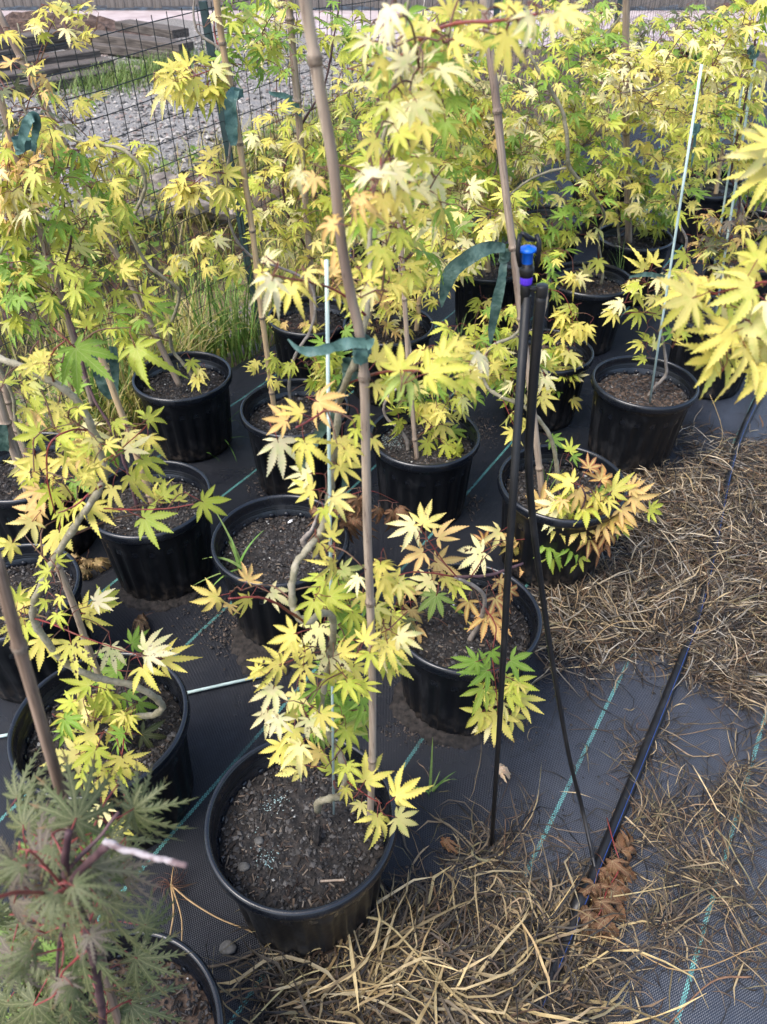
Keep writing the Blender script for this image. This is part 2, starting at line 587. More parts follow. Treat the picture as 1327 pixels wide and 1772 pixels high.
M['white'] = simple('white_flake', (0.7, 0.7, 0.68), (0.6, 0.6, 0.58), 50, 0.6)

# ------------------------------------------------------------------ the setting: ground, ditch, yard, road
rnd = random.Random(11)


def smooth(a, b, x):
    t = min(1, max(0, (x - a) / (b - a)))
    return t * t * (3 - 2 * t)


def ground_z(u, v):
    z = -0.03
    d = smooth(-2.22, -2.75, u) * (1 - smooth(-3.15, -3.75, u))
    z -= 0.30 * d
    rough = smooth(-2.1, -2.5, u) * (1 - smooth(-4.4, -5.2, u))
    z += rough * (0.05 * vnoise(u * 2.2, v * 2.2, 1.0) + 0.02 * vnoise(u * 8, v * 8, 2.0))
    return z


def grid(us, vs_, zf, name, mat, kind='structure', frame=True, parent=None):
    v = [Vector((u, w, zf(u, w))) for u in us for w in vs_]
    n = len(vs_)
    f = [(i * n + j, (i + 1) * n + j, (i + 1) * n + j + 1, i * n + j + 1) for i in range(len(us) - 1) for j in range(n - 1)]
    o = obj(name, v, f, mat, parent, True, kind)
    if frame:
        o.rotation_euler = (0, 0, -AZ)
    return o


def frange(a, b, s):
    return [a + (b - a) * i / max(1, round((b - a) / s)) for i in range(max(1, round((b - a) / s)) + 1)]


us = [-120, -60, -30, -15, -9, -7] + frange(-6, -2, 0.06) + [-1, 0, 2, 5, 10, 30, 60, 120]
vv_ = [-120, -40, -12, -4] + frange(-1, 8, 0.08) + [9, 11, 14, 20, 40, 70, 120]
grid(us, vv_, ground_z, 'ground', M['mud'])


def fabric_z(u, v):
    z = 0.004 * vnoise(u * 3, v * 1.7, 0.4) + 0.002 * vnoise(u * 11, v * 6, 3)
    edge = -2.13 + 0.03 * math.sin(v * 2.1) + 0.02 * math.sin(v * 5.3 + 1)
    if u < edge + 0.14:
        k = (edge + 0.14 - u) / 0.14
        z += 0.035 * math.sin(min(1.0, k) * math.pi) - 0.02 * k * k
    return z


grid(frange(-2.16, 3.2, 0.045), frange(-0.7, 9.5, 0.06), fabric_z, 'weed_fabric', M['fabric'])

wv = grid(frange(-3.25, -2.7, 0.1), frange(0.2, 5.5, 0.3), lambda u, v: -0.285, 'ditch_water', M['water'])

gy = grid(frange(-9.5, -4.35, 0.2), frange(1.5, 9.5, 0.2), lambda u, v: -0.016 + 0.012 * vnoise(u * 2, v * 2, 5) + 0.012 - 0.02 * smooth(-4.7, -4.35, u), 'gravel_yard', M['gravel'])
v = [(-12, 11.9, -0.012), (12, 10.1, -0.012), (12, 13.9, -0.012), (-12, 13.9, -0.012)]
obj('road', v, [(0, 1, 2, 3)], M['road'], None, False, 'structure')

# loose stones of the yard
pal = [(0.25, 0.235, 0.22), (0.34, 0.32, 0.295), (0.16, 0.15, 0.14), (0.46, 0.43, 0.39), (0.27, 0.215, 0.19), (0.09, 0.087, 0.082)]


def stone(c, s, rr):
    ax = [Vector((rr.uniform(.6, 1.3), 0, 0)), Vector((0, rr.uniform(.6, 1.3), 0)), Vector((0, 0, rr.uniform(.4, .8)))]
    Q = Matrix.Rotation(rr.uniform(0, 6.3), 3, 'Z') @ Matrix.Rotation(rr.uniform(-.5, .5), 3, 'X')
    v = [Vector(c) + Q @ (a * s * sg) for a in ax for sg in (1, -1)]
    return v, [(0, 2, 4), (2, 1, 4), (1, 3, 4), (3, 0, 4), (2, 0, 5), (1, 2, 5), (3, 1, 5), (0, 3, 5)]


mb, tc = MB(), []
for i in range(8500):
    u, w = rnd.uniform(-8.5, -4.2), rnd.uniform(1.5, 8.5)
    if vnoise(u * 1.3, w * 1.3, 7) < -0.55:
        continue
    p = uv2w(u, w, 0.0 + 0.008 * rnd.random())
    mb.add(stone(p, rnd.uniform(.010, .030), rnd))
    c = rnd.choice(pal)
    tc += [c] * 6
o = mb.build('gravel', M['bits'], kind='stuff', smooth=False)
tint(o, tc)

# rubble between ditch and yard
ROCKS = [(292, 340, .17, 'pale broken rock lying at the foot of the gravel yard behind the mesh', 'rubble'),
         (262, 345, .15, 'flat pinkish rock half hidden by maple leaves at the ditch bank', 'rubble'),
         (335, 362, .16, 'brown lump of broken concrete on the ditch bank near the steel post', 'rubble'),
         (395, 352, .15, 'rounded pale boulder just left of the dark steel post foot', 'rubble'),
         (240, 380, .14, 'low grey rock sunk in yellow weeds on the ditch bank', 'rubble'),
         (205, 330, .10, 'small white stone beside the curved maple stem on the bank', 'rubble'),
         (30, 445, .08, 'small white rock among yellow weeds at the left edge', 'rubble'),
         (355, 330, .12, 'dark wet stone between two pale rocks on the bank', 'rubble'),
         (232, 132, .10, 'pinkish lump of rock at the edge of grass and gravel', 'rubble')]


def pebble(s, rr):
    v, f = [], []
    n, mr = 9, 6
    for j in range(mr + 1):
        th = math.pi * j / mr
        for k in range(n):
            a = 2 * math.pi * k / n
            q = Vector((math.sin(th) * math.cos(a), .8 * math.sin(th) * math.sin(a), .55 * math.cos(th))) * s
            v.append(q * (1 + rr.uniform(-.12, .12)))
    for j in range(mr):
        for k in range(n):
            f.append((j * n + k, (j + 1) * n + k, (j + 1) * n + (k + 1) % n, j * n + (k + 1) % n))
    return v, f


def rock(px, py, s, label, cat):
    rr = random.Random(px)
    p = at(px, py, 0.0)
    u, w = w2uv(p.x, p.y)
    p.z = ground_z(u, w) if u > -4.4 else 0
    v, f = [], []
    n, mrings = 10, 7
    for j in range(mrings + 1):
        th = math.pi * j / mrings
        for k in range(n):
            a = 2 * math.pi * k / n
            q = Vector((math.sin(th) * math.cos(a), math.sin(th) * math.sin(a), 0.62 * math.cos(th)))
            q *= s * (1 + 0.34 * vnoise(q.x * 2.6 + px, q.y * 2.6, q.z * 3 + px) + rr.uniform(-.10, .10))
            v.append(q + Vector((0, 0, s * .35)))
    for j in range(mrings):
        for k in range(n):
            f.append((j * n + k, (j + 1) * n + k, (j + 1) * n + (k + 1) % n, j * n + (k + 1) % n))
    o = obj('rock', v, f, M['rock'], None, False)
    o.location = p
    return tag(o, label, 'rock', 'rocks on the ditch bank')


for a in ROCKS:
    rock(*a)

# earth mound behind the timber
v, f = [], []
n = 22
base = at(85, 62, 0)
for i in range(n):
    for j in range(n):
        x, y = (i / (n - 1) - .5) * 2, (j / (n - 1) - .5) * 2
        h = max(0, 1 - x * x - y * y)
        v.append(base + Vector((x * 1.5, y * 0.8, 0.26 * h * (1 + .35 * vnoise(x * 5, y * 5, 1)) + .06 * vnoise(x * 16, y * 16, 2) - .05)))
f = [(i * n + j, (i + 1) * n + j, (i + 1) * n + j + 1, i * n + j + 1) for i in range(n - 1) for j in range(n - 1)]
obj('earth_mound', v, f, M['earth'], None, False, 'structure')

# stacked timbers
TIMBERS = [((-60, 168), (208, 124), .05, 'bottom timber of the left heap lying at the edge of the grass'),
           ((-40, 143), (188, 108), .10, 'weathered timber second from the bottom of the left heap'),
           ((-50, 122), (165, 92), .16, 'weathered timber in the middle of the left heap with a shadow gap above'),
           ((-80, 108), (105, 74), .24, 'dark edged timber second from the top of the left heap'),
           ((-90, 88), (101, 60), .32, 'topmost dark timber of the left heap below the reddish earth'),
           ((120, 76), (318, 96), .06, 'long timber at the bottom of the right heap above the grass'),
           ((150, 60), (322, 82), .14, 'long pale timber sloping to the right across the right heap'),
           ((214, 42), (312, 58), .20, 'short dark timber lying on top of the right heap')]
for a, b, z, lab in TIMBERS:
    A, B = at(a[0], a[1], z), at(b[0], b[1], z)
    d = B - A
    v, f = bbox((0, 0, 0), (d.length, .24, .085), 0, .008)
    v = [Vector((q.x, q.y + .006 * math.sin(q.x * 3), q.z)) for q in v]
    o = obj('timber', v, f, M['timber'], None, False)
    o.location = (A + B) / 2
    o.rotation_euler = (0, 0, math.atan2(d.y, d.x))
    tag(o, lab, 'timber', 'timbers heaped beyond the mesh fence')

# grey board fence at the far side of the road
bf = thing('board_fence', 'tall grey weathered board fence along the far side of the road', 'fence', (0, 14.1, 0))
bv, bff = bbox((0, 0, 0), (1.86, .135, .022), 0, .004)
bv = [Vector((q.y, q.z, q.x + .95)) for q in bv]
bme = mk_mesh('board', bv, bff, [M['board']], False)
for i in range(108):
    o = link(bpy.data.objects.new('board', bme), bf)
    o.location = (-7.6 + i * .142, rnd.uniform(-.006, .006), rnd.uniform(-.03, .02))
    o.rotation_euler = (0, rnd.uniform(-.006, .006), rnd.choice((0, math.pi)))
for z in (.4, 1.5):
    obj('rail', *bbox((0, .06, z), (15.3, .09, .04)), M['board'], bf, False)

# ------------------------------------------------------------------ wire mesh fence
FU, FH = -2.32, 1.27


def fp(v, z):
    return uv2w(FU + 0.012 * math.sin(v * 3.1 + z * 2) + .01 * math.sin(v * 7.7), v, z + 0.012 * math.sin(v * 2.3 + 1) * z)


fen = thing('mesh_fence', 'black welded wire mesh fence between the maples and the gravel yard', 'fence', (0, 0, 0))
mb = MB()
v = 0.2
while v < 9.5:
    mb.add(tube([fp(v, z) + Vector((0, 0, 0)) for z in (-.12, .2, .5, .8, 1.05, FH + .02)], .0017, 4, False))
    v += .075
for k in range(19):
    z = -.08 + k * .075
    if z > FH:
        break
    mb.add(tube([fp(0.2 + .25 * i, z) for i in range(38)], .0018, 4, False))
mb.build('wire_mesh', M['wire'], fen, kind='stuff')
for i, vv in enumerate((0.25, 2.56, 4.9, 7.2)):
    mb = MB()
    lean = Vector((-0.05, -.02, 0)) if i == 1 else Vector((0.01, 0, 0))
    b = uv2w(FU + .03, vv, -.2)
    for c, s in (((0, 0, .75), (.038, .006, 1.5)), ((0, .016, .75), (.006, .030, 1.5))):
        q, ff = box(c, s, -AZ)
        mb.add(([b + p + lean * (p.z / 1.5) * 1.5 for p in q], ff))
    mb.build('post', M['post'], fen, smooth=False)

# ------------------------------------------------------------------ grass and weeds
def blades(name, spots, mat, palette, seed, kind='stuff', tagargs=None, segs=5):
    """spots: (base, length, width, heading, lean, n-curl)"""
    rr = random.Random(seed)
    mb, tc = MB(), []
    for base, ln, w, hd, lean, curl in spots:
        pts, ws = [], []
        p, ang = Vector(base), lean
        d = Vector((math.cos(hd), math.sin(hd), 0))
        for i in range(segs + 1):
            pts.append(p.copy())
            t = i / segs
            ws.append(w * (1 - t) ** 0.6 * (0.6 + 0.4 * min(1, t * 5)) + 0.0004)
            p = p + (d * math.sin(ang) + Vector((0, 0, math.cos(ang)))) * (ln / segs)
            ang += curl / segs
        vf = ribbon(pts, ws, (d.x * .3, d.y * .3, 1) if lean > 1 else (-d.x, -d.y, .35))
        mb.add(vf)
        c = rr.choice(palette)
        k = rr.uniform(.75, 1.2)
        tc += [tuple(x * k for x in c)] * len(vf[0])
    o = mb.build(name, mat, kind=kind)
    tint(o, tc)
    return o


rr = random.Random(5)
YG = [(.50, .42, .16), (.30, .30, .05), (.42, .36, .10), (.20, .26, .04), (.46, .38, .16), (.13, .21, .03), (.36, .32, .07)]
sp = []
for i in range(15000):
    u, w = rr.uniform(-4.4, -2.12), rr.uniform(0.6, 7.5)
    if vnoise(u * 2.1, w * 1.6, 9) < -0.15 + 0.4 * (abs(u + 2.95) < .25):
        continue
    b = uv2w(u, w, ground_z(u, w))
    sp.append((b, rr.uniform(.12, .36) * (1.4 if u > -2.5 else 1), rr.uniform(.004, .013), rr.uniform(0, 6.28), rr.uniform(0, .7), rr.uniform(.2, 1.6)))
for i in range(3200):
    u, w = rr.uniform(-2.75, -2.15), rr.uniform(0.7, 5.5)
    if vnoise(u * 3.1, w * 2.2, 5) < -0.1:
        continue
    sp.append((uv2w(u, w, ground_z(u, w)), rr.uniform(.22, .62), rr.uniform(.004, .010), rr.uniform(0, 6.28), rr.uniform(0, .5), rr.uniform(.3, 1.7)))
blades('weeds', sp, M['grass'], YG, 1)
sp = []                                             # grass by the timbers and the yard
for i in range(1500):
    px = rr.gauss(225, 60)
    py = 150 - (px - 150) * .22 + abs(rr.gauss(0, 16)) - 8
    if py < 60 or px > 420:
        continue
    b = at(px, py, 0)
    sp.append((b, rr.uniform(.06, .22), rr.uniform(.006, .014), rr.uniform(0, 6.28), rr.uniform(0, .6), rr.uniform(.2, 1.4)))
blades('grass', sp, M['grass'], [(.14, .25, .04), (.22, .32, .08), (.30, .34, .12), (.10, .17, .03)], 2)
# low broad leaved weeds on the bank
mb, tc = MB(), []
for i in range(7000):
    u, w = rr.uniform(-4.3, -2.2), rr.uniform(1.2, 7.5)
    if vnoise(u * 1.7 + 3, w * 1.3, 4) < -0.05:
        continue
    b = uv2w(u, w, ground_z(u, w) + rr.uniform(.02, .2))
    s = rr.uniform(.02, .065)
    n = Vector((rr.gauss(0, .5), rr.gauss(-.2, .5), 1)).normalized()
    t = n.cross(Vector((rr.gauss(0, 1), rr.gauss(0, 1), .1))).normalized()
    q = n.cross(t)
    mb.add(([b, b + t * s * .4 + q * s * .33 + n * s * .1, b + t * s - n * s * .2, b + t * s * .4 - q * s * .33 + n * s * .1, b + t * s * .5], [(0, 4, 1), (1, 4, 2), (2, 4, 3), (3, 4, 0)]))
    c = rr.choice([(.16, .27, .04), (.24, .33, .05), (.36, .36, .07), (.12, .2, .035)])
    tc += [c] * 5
o = mb.build('undergrowth', M['grass'], kind='stuff')
tint(o, tc)


def tuft(name, label, cat, specs, seed, group=None, spread=.012):
    """one plant of long blades: (px, py, z) foot plus blade list (length, width, heading deg, lean, curl)"""
    (px, py, z), bl = specs
    b = at(px, py, z)
    o = blades(name, [(Vector((rr.uniform(-spread, spread), rr.uniform(-spread, spread), 0)), l * rr.uniform(.7, 1.1), w * rr.uniform(.7, 1.1), R_(h) + rr.uniform(-.4, .4), le * rr.uniform(.6, 1.8), cu * rr.uniform(.7, 1.5)) for l, w, h, le, cu in bl], M['grass'], [(.13, .27, .05), (.20, .34, .075), (.27, .38, .10)], seed, kind=None, segs=9)
    o.location = b
    return tag(o, label, cat, group)


tuft('grass_tuft', 'arching green grass tuft at the foot of the pot by the fabric edge', 'weed',
     ((383, 768, 0), [(.34, .008, 120, .05, 2.6), (.30, .008, 20, .1, .9), (.25, .007, 60, .2, 2.2), (.22, .007, 180, .3, 2.0), (.30, .007, 200, .25, 2.4), (.16, .006, 0, .6, 1.6), (.2, .006, 300, .4, 1.8), (.16, .006, 90, .2, .9)]), 3, 'grass weeds on the fabric')
tuft('grass_tuft', 'thin arching grass tuft left of the larger one at the same pot foot', 'weed',
     ((334, 786, 0), [(.30, .006, 20, .1, 2.4), (.26, .006, 200, .3, 2.4), (.22, .006, 120, .2, 2.2), (.18, .005, 330, .5, 1.5), (.12, .004, 60, .5, 1.6)]), 4, 'grass weeds on the fabric')
tuft('crabgrass', 'broad bladed green crabgrass growing inside the pot with the dead stub', 'weed',
     ((418, 985, .24), [(.16, .013, 130, .75, 1.0), (.15, .012, 20, .9, .8), (.13, .011, 190, .8, 1.2), (.17, .010, 150, .35, .6), (.13, .012, 300, .6, 1.7), (.12, .010, 60, .35, .7), (.13, .010, 340, .9, 1.1), (.12, .008, 250, .9, 1.3), (.10, .007, 100, .2, .4), (.15, .008, 170, 1.2, .5)]), 5)
tuft('grass_seedling', 'single bent grass seedling beside the front pot and the green thread', 'weed',
     ((744, 1372, 0), [(.19, .007, 90, .02, .1), (.16, .007, 165, .05, 2.4), (.09, .006, 20, .5, .8), (.08, .005, 0, .6, 1.6), (.06, .004, 45, .6, .4)]), 6)
tuft('reed_grass', 'tall green reed grass behind the pot at the fabric edge', 'grass',
     ((395, 628, -.05), [(.55, .011, 20 + i * 37, .08 + .02 * (i % 7), .2 + .1 * (i % 5)) for i in range(54)]), 7, spread=.13)
tuft('reed_grass', 'tall yellow green reed clump right of the first beside the fabric edge', 'grass',
     ((450, 610, -.03), [(.34, .007, 20 + i * 47, .1 + .03 * (i % 9), .4 + .15 * (i % 5)) for i in range(60)]), 8, spread=.13)
tuft('reed_grass', 'dark green reed clump left of the pot against the mesh fence', 'grass',
     ((215, 720, -.05), [(.5, .014, 20 + i * 37, .08 + .03 * (i % 6), .2 + .1 * (i % 5)) for i in range(30)]), 9, spread=.12)
tuft('grass_tuft', 'few thin grass blades inside the far pot with the grey crooked stem', 'weed',
     ((1072, 478, .24), [(.17, .005, 80 + i * 30, .05 + .06 * i, .3) for i in range(6)]), 12)
tuft('grass_tuft', 'thin grass blades at the foot of the pot under the broad tie tape', 'weed',
     ((795, 590, 0), [(.16, .005, i * 53, .3 + .1 * (i % 4), .7) for i in range(9)]), 13)
tuft('grass_seedling', 'tiny upright blades at the foot of the middle pot on the fabric', 'weed',
     ((712, 905, 0), [(.12, .006, 100, .1, .8), (.08, .006, 20, .5, .9), (.06, .005, 200, .6, .7)]), 14)
tuft('grass_seedling', 'small green seedling on the soil beside the stake in the front row pot', 'weed',
     ((945, 850, .24), [(.12, .004, 120, .2, .3), (.10, .004, 20, .4, .5), (.14, .004, 70, .3, .2)]), 15)

# ------------------------------------------------------------------ pots
def flute(a, r, z, j):
    if z < .012 or z > .235:
        return 0
    k = math.cos(20 * a)
    s = smooth(.012, .03, z) * (1 - smooth(.2, .235, z))
    return -.0070 * s * smooth(-.15, .35, k) - (.004 if (z < .03 and k < -.2) else 0)


body_prof = [(.0, .006), (.138, .006), (.146, .0), (.1475, .012), (.149, .022), (.150, .03), (.1535, .08), (.157, .13), (.1605, .18), (.163, .21), (.1645, .235), (.1655, .25), (.167, .265), (.172, .272)]
bv, bf_ = lathe(body_prof, 160, flute)
POT_BODY = mk_mesh('body', bv, bf_, [M['pot']])
rim_prof = [(.1715, .270), (.1795, .271), (.1822, .274), (.1835, .279), (.1835, .288), (.1825, .2945), (.180, .2985), (.1765, .300), (.1725, .2985), (.1705, .294),
            (.1695, .282), (.1690, .2625), (.1665, .2605), (.1662, .2555), (.1640, .2535), (.1635, .2475), (.1615, .2455), (.1590, .20)]
rv, rf = lathe(rim_prof, 128)
POT_RIM = mk_mesh('rim', rv, rf, [M['rim']])
# drainage dimples moulded under the inner steps
dm = MB()
for k in range(24):
    a = 2 * math.pi * k / 24
    c = Vector((.1605 * math.cos(a), .1605 * math.sin(a), .240))
    q, ff = [], []
    for j in range(4):
        th = j / 3 * 1.4
        for i in range(8):
            b = 2 * math.pi * i / 8
            q.append(c + Matrix.Rotation(a, 3, 'Z') @ Vector((-.005 * math.cos(th), .009 * math.sin(th) * math.cos(b), .009 * math.sin(th) * math.sin(b))))
    for j in range(3):
        for i in range(8):
            ff.append((j * 8 + i, (j + 1) * 8 + i, (j + 1) * 8 + (i + 1) % 8, j * 8 + (i + 1) % 8))
    dm.add((q, ff))
POT_DIMPLES = mk_mesh('dimples', dm.v, dm.f, [M['rim']])

SOIL_Z = .236
SOILS, CHIPS = [], []
for sd in range(4):
    rr = random.Random(50 + sd)
    v, f = [Vector((0, 0, SOIL_Z))], []
    nr, na = 16, 48
    for i in range(1, nr + 1):
        for k in range(na):
            r, a = .1625 * i / nr, 2 * math.pi * k / na
            x, y = r * math.cos(a), r * math.sin(a)
            v.append(Vector((x, y, SOIL_Z + .006 * vnoise(x * 22, y * 22, sd) + .0025 * vnoise(x * 90, y * 90, sd) + rr.uniform(-.0012, .0012) - .004 * (i / nr) ** 4)))
    f += [(0, 1 + k, 1 + (k + 1) % na) for k in range(na)]
    for i in range(nr - 1):
        for k in range(na):
            a, b = 1 + i * na + k, 1 + i * na + (k + 1) % na
            f.append((a, a + na, b + na, b))
    SOILS.append(mk_mesh('soil', v, f, [M['soil_brown'] if sd == 3 else M['soil']]))
    mb, tc = MB(), []
    for i in range(2200):
        r, a = .158 * math.sqrt(rr.random()), rr.uniform(0, 6.28)
        x, y = r * math.cos(a), r * math.sin(a)
        z = SOIL_Z + .006 * vnoise(x * 22, y * 22, sd) + .001
        t = rr.random()
        if t < .78:                                   # grit
            vf = stone((x, y, z), min(.0075, abs(rr.gauss(.0018, .0022)) + .0009), rr)
            k = rr.uniform(.6, 1.5)
            c = rr.choice([(.035, .034, .035), (.05, .047, .045), (.022, .02, .019), (.085, .08, .076)])
        else:                                         # bark and wood splinters
            ln = rr.uniform(.004, .016)
            Q = Matrix.Rotation(rr.uniform(0, 6.3), 3, 'Z') @ Matrix.Rotation(rr.gauss(0, .3), 3, 'Y') @ Matrix.Rotation(rr.uniform(0, 3), 3, 'X')
            q, ff = box((0, 0, 0), (ln, ln * rr.uniform(.12, .4), ln * .12))
            q[0] *= .7
            q[5] *= .75
            vf = ([Vector((x, y, z)) + Q @ p for p in q], ff)
            k = rr.uniform(.5, 1.25)
            c = rr.choice([(.07, .046, .034), (.045, .031, .024), (.12, .088, .064), (.24, .195, .15), (.032, .025, .02), (.05, .042, .036)])
        if rr.random() < .006:
            c, k = (.5, .5, .47), 1
        mb.add(vf)
        tc += [tuple(q_ * k for q_ in c)] * len(vf[0])
    me = mk_mesh('soil_crumbs', mb.v, mb.f, [M['bits']], False)
    ca = me.color_attributes.new('tint', 'FLOAT_COLOR', 'POINT')
    arr = np.ones((len(me.vertices), 4), np.float32)
    arr[:, :3] = np.array(tc)
    ca.data.foreach_set('color', arr.ravel())
    CHIPS.append(me)

POTS = {}


def pot(key, px, py, label, sd=0, s=1.0, soil=True, tilt=(0, 0), chips=True):
    p = at(px, py, .300 * s)
    p.z = 0.004
    rr = random.Random(key)
    t = thing('nursery_pot', label, 'pot', p, 'black nursery pots standing in rows')
    t.rotation_euler = (R_(tilt[0]), R_(tilt[1]), rr.uniform(0, 6.28))
    t.scale = (s, s, s)
    link(bpy.data.objects.new('body', POT_BODY), t)
    rim = link(bpy.data.objects.new('rim', POT_RIM), t)
    d = link(bpy.data.objects.new('dimples', POT_DIMPLES), rim)
    d['kind'] = 'stuff'
    if soil:
        so = link(bpy.data.objects.new('soil', SOILS[sd]), t)
        if chips:
            ch = link(bpy.data.objects.new('crumbs', CHIPS[sd]), so)
            ch['kind'] = 'stuff'
    POTS[key] = p
    return t


pot('1', 521, 1412, 'large black pot nearest the straw with the front bamboo cane and bare gravelly soil', 0)
pot('2', 172, 1245, 'black pot on the left holding the thick S-bent maple stem', 1, 1.01)
pot('3', 806, 1063, 'black pot ringed with spilled dirt, holding the low peach tinted maple', 2)
pot('4', 973, 832, 'black pot directly behind the sprinkler legs at the edge of the straw', 1, 1.02)
pot('5', 1116, 659, 'black pot with brown soil and a white stake, at the top end of the straw', 3)
pot('6', 735, 751, 'black pot with the straight thin bamboo cane and white mould on the soil, mid picture', 1, .97)
pot('7', 485, 930, 'black pot with crabgrass and a dead stub, behind the front pot', 0, 1.01)
pot('8', 257, 860, 'black pot with a reddish bamboo cane, behind the crabgrass pot to its left', 2, .98)
pot('9', 315, 649, 'black pot at the fabric edge with grass tufts at its foot', 1, .96)
pot('10', 510, 703, 'black pot between the fabric edge pot and the mid picture pot, with a tan cane', 1)
pot('11', 672, 560, 'black pot just behind the mid picture pot with two thin canes', 0, .99)
pot('12', 538, 545, 'black pot beside the tall reeds, partly hidden by the front cane', 0, .96)
pot('13', 845, 460, 'black pot right below the broad hanging green tie tape', 2, .92)
pot('14', 1021, 481, 'black pot with brown soil just right of the blue sprinkler head', 3, 1.02)
pot('15', 1099, 408, 'black pot with small weeds round a thick cane, behind the brown soil pot', 1)
pot('16', 948, 605, 'black pot half hidden behind the sprinkler legs below the purple ring', 3, .94)
pot('17', 1250, 545, 'black pot behind the large yellow leaves at the right edge', 0, 1.02)
pot('18', 1222, 324, 'far black pot with a cane below the right hand white stakes', 3, .97)
pot('19', 1345, 352, 'far black pot cut off by the right edge of the view', 0, .97)
pot('20', 45, 805, 'black pot at the left edge with two bamboo canes and dry bark soil', 1, .98)
pot('21', 15, 1020, 'black pot at the left edge behind the dark leaning cane', 0, .95)
pot('23', 188, 1815, 'black pot under the feathery grey green laceleaf maple', 3, .96)
for k, (u, w, lab) in {'a': (-1.40, 3.85, 'far black pot in shade behind the dense green and yellow maple'),
                       'b': (-.42, 3.85, 'far black pot behind the two white stakes on the right'),
                       'c': (-1.85, 3.0, 'far black pot behind the front cane by the mesh fence'),
                       'd': (-.90, 5.3, 'farthest black pot glimpsed between leaves on the right'),
                       'e': (-1.38, 4.6, 'farthest black pot deep in the shade under the green maple')}.items():
    q = uv2w(u, w, .3)
    dpt = q.y * CT - (q.z - EYE) * ST
    pot(k, CX + F * q.x / dpt, CY - F * (q.y * ST + (q.z - EYE) * CT) / dpt, lab, 1, 1.0, True, (0, 0), False)

# small things on the soil
mb, tc = MB(), []
rr = random.Random(3)
for cx, cy, sx, sy, n in ((472, 1393, 13, 10, 60), (480, 1380, 7, 5, 30), (463, 1485, 9, 12, 55), (455, 1450, 18, 30, 26), (676, 764, 13, 7, 160), (600, 547, 12, 5, 60), (700, 571, 10, 4, 60)):
    for i in range(n):
        b = at(rr.gauss(cx, sx), rr.gauss(cy, sy), .241)
        vf = stone(b, rr.uniform(.0007, .0019), rr)
        mb.add(vf)
        tc += [rr.choice([(.32, .44, .44), (.24, .38, .39), (.42, .48, .46)])] * 6
o = mb.build('fertiliser_crumbs', M['bits'], kind='stuff', smooth=False)
tint(o, tc)

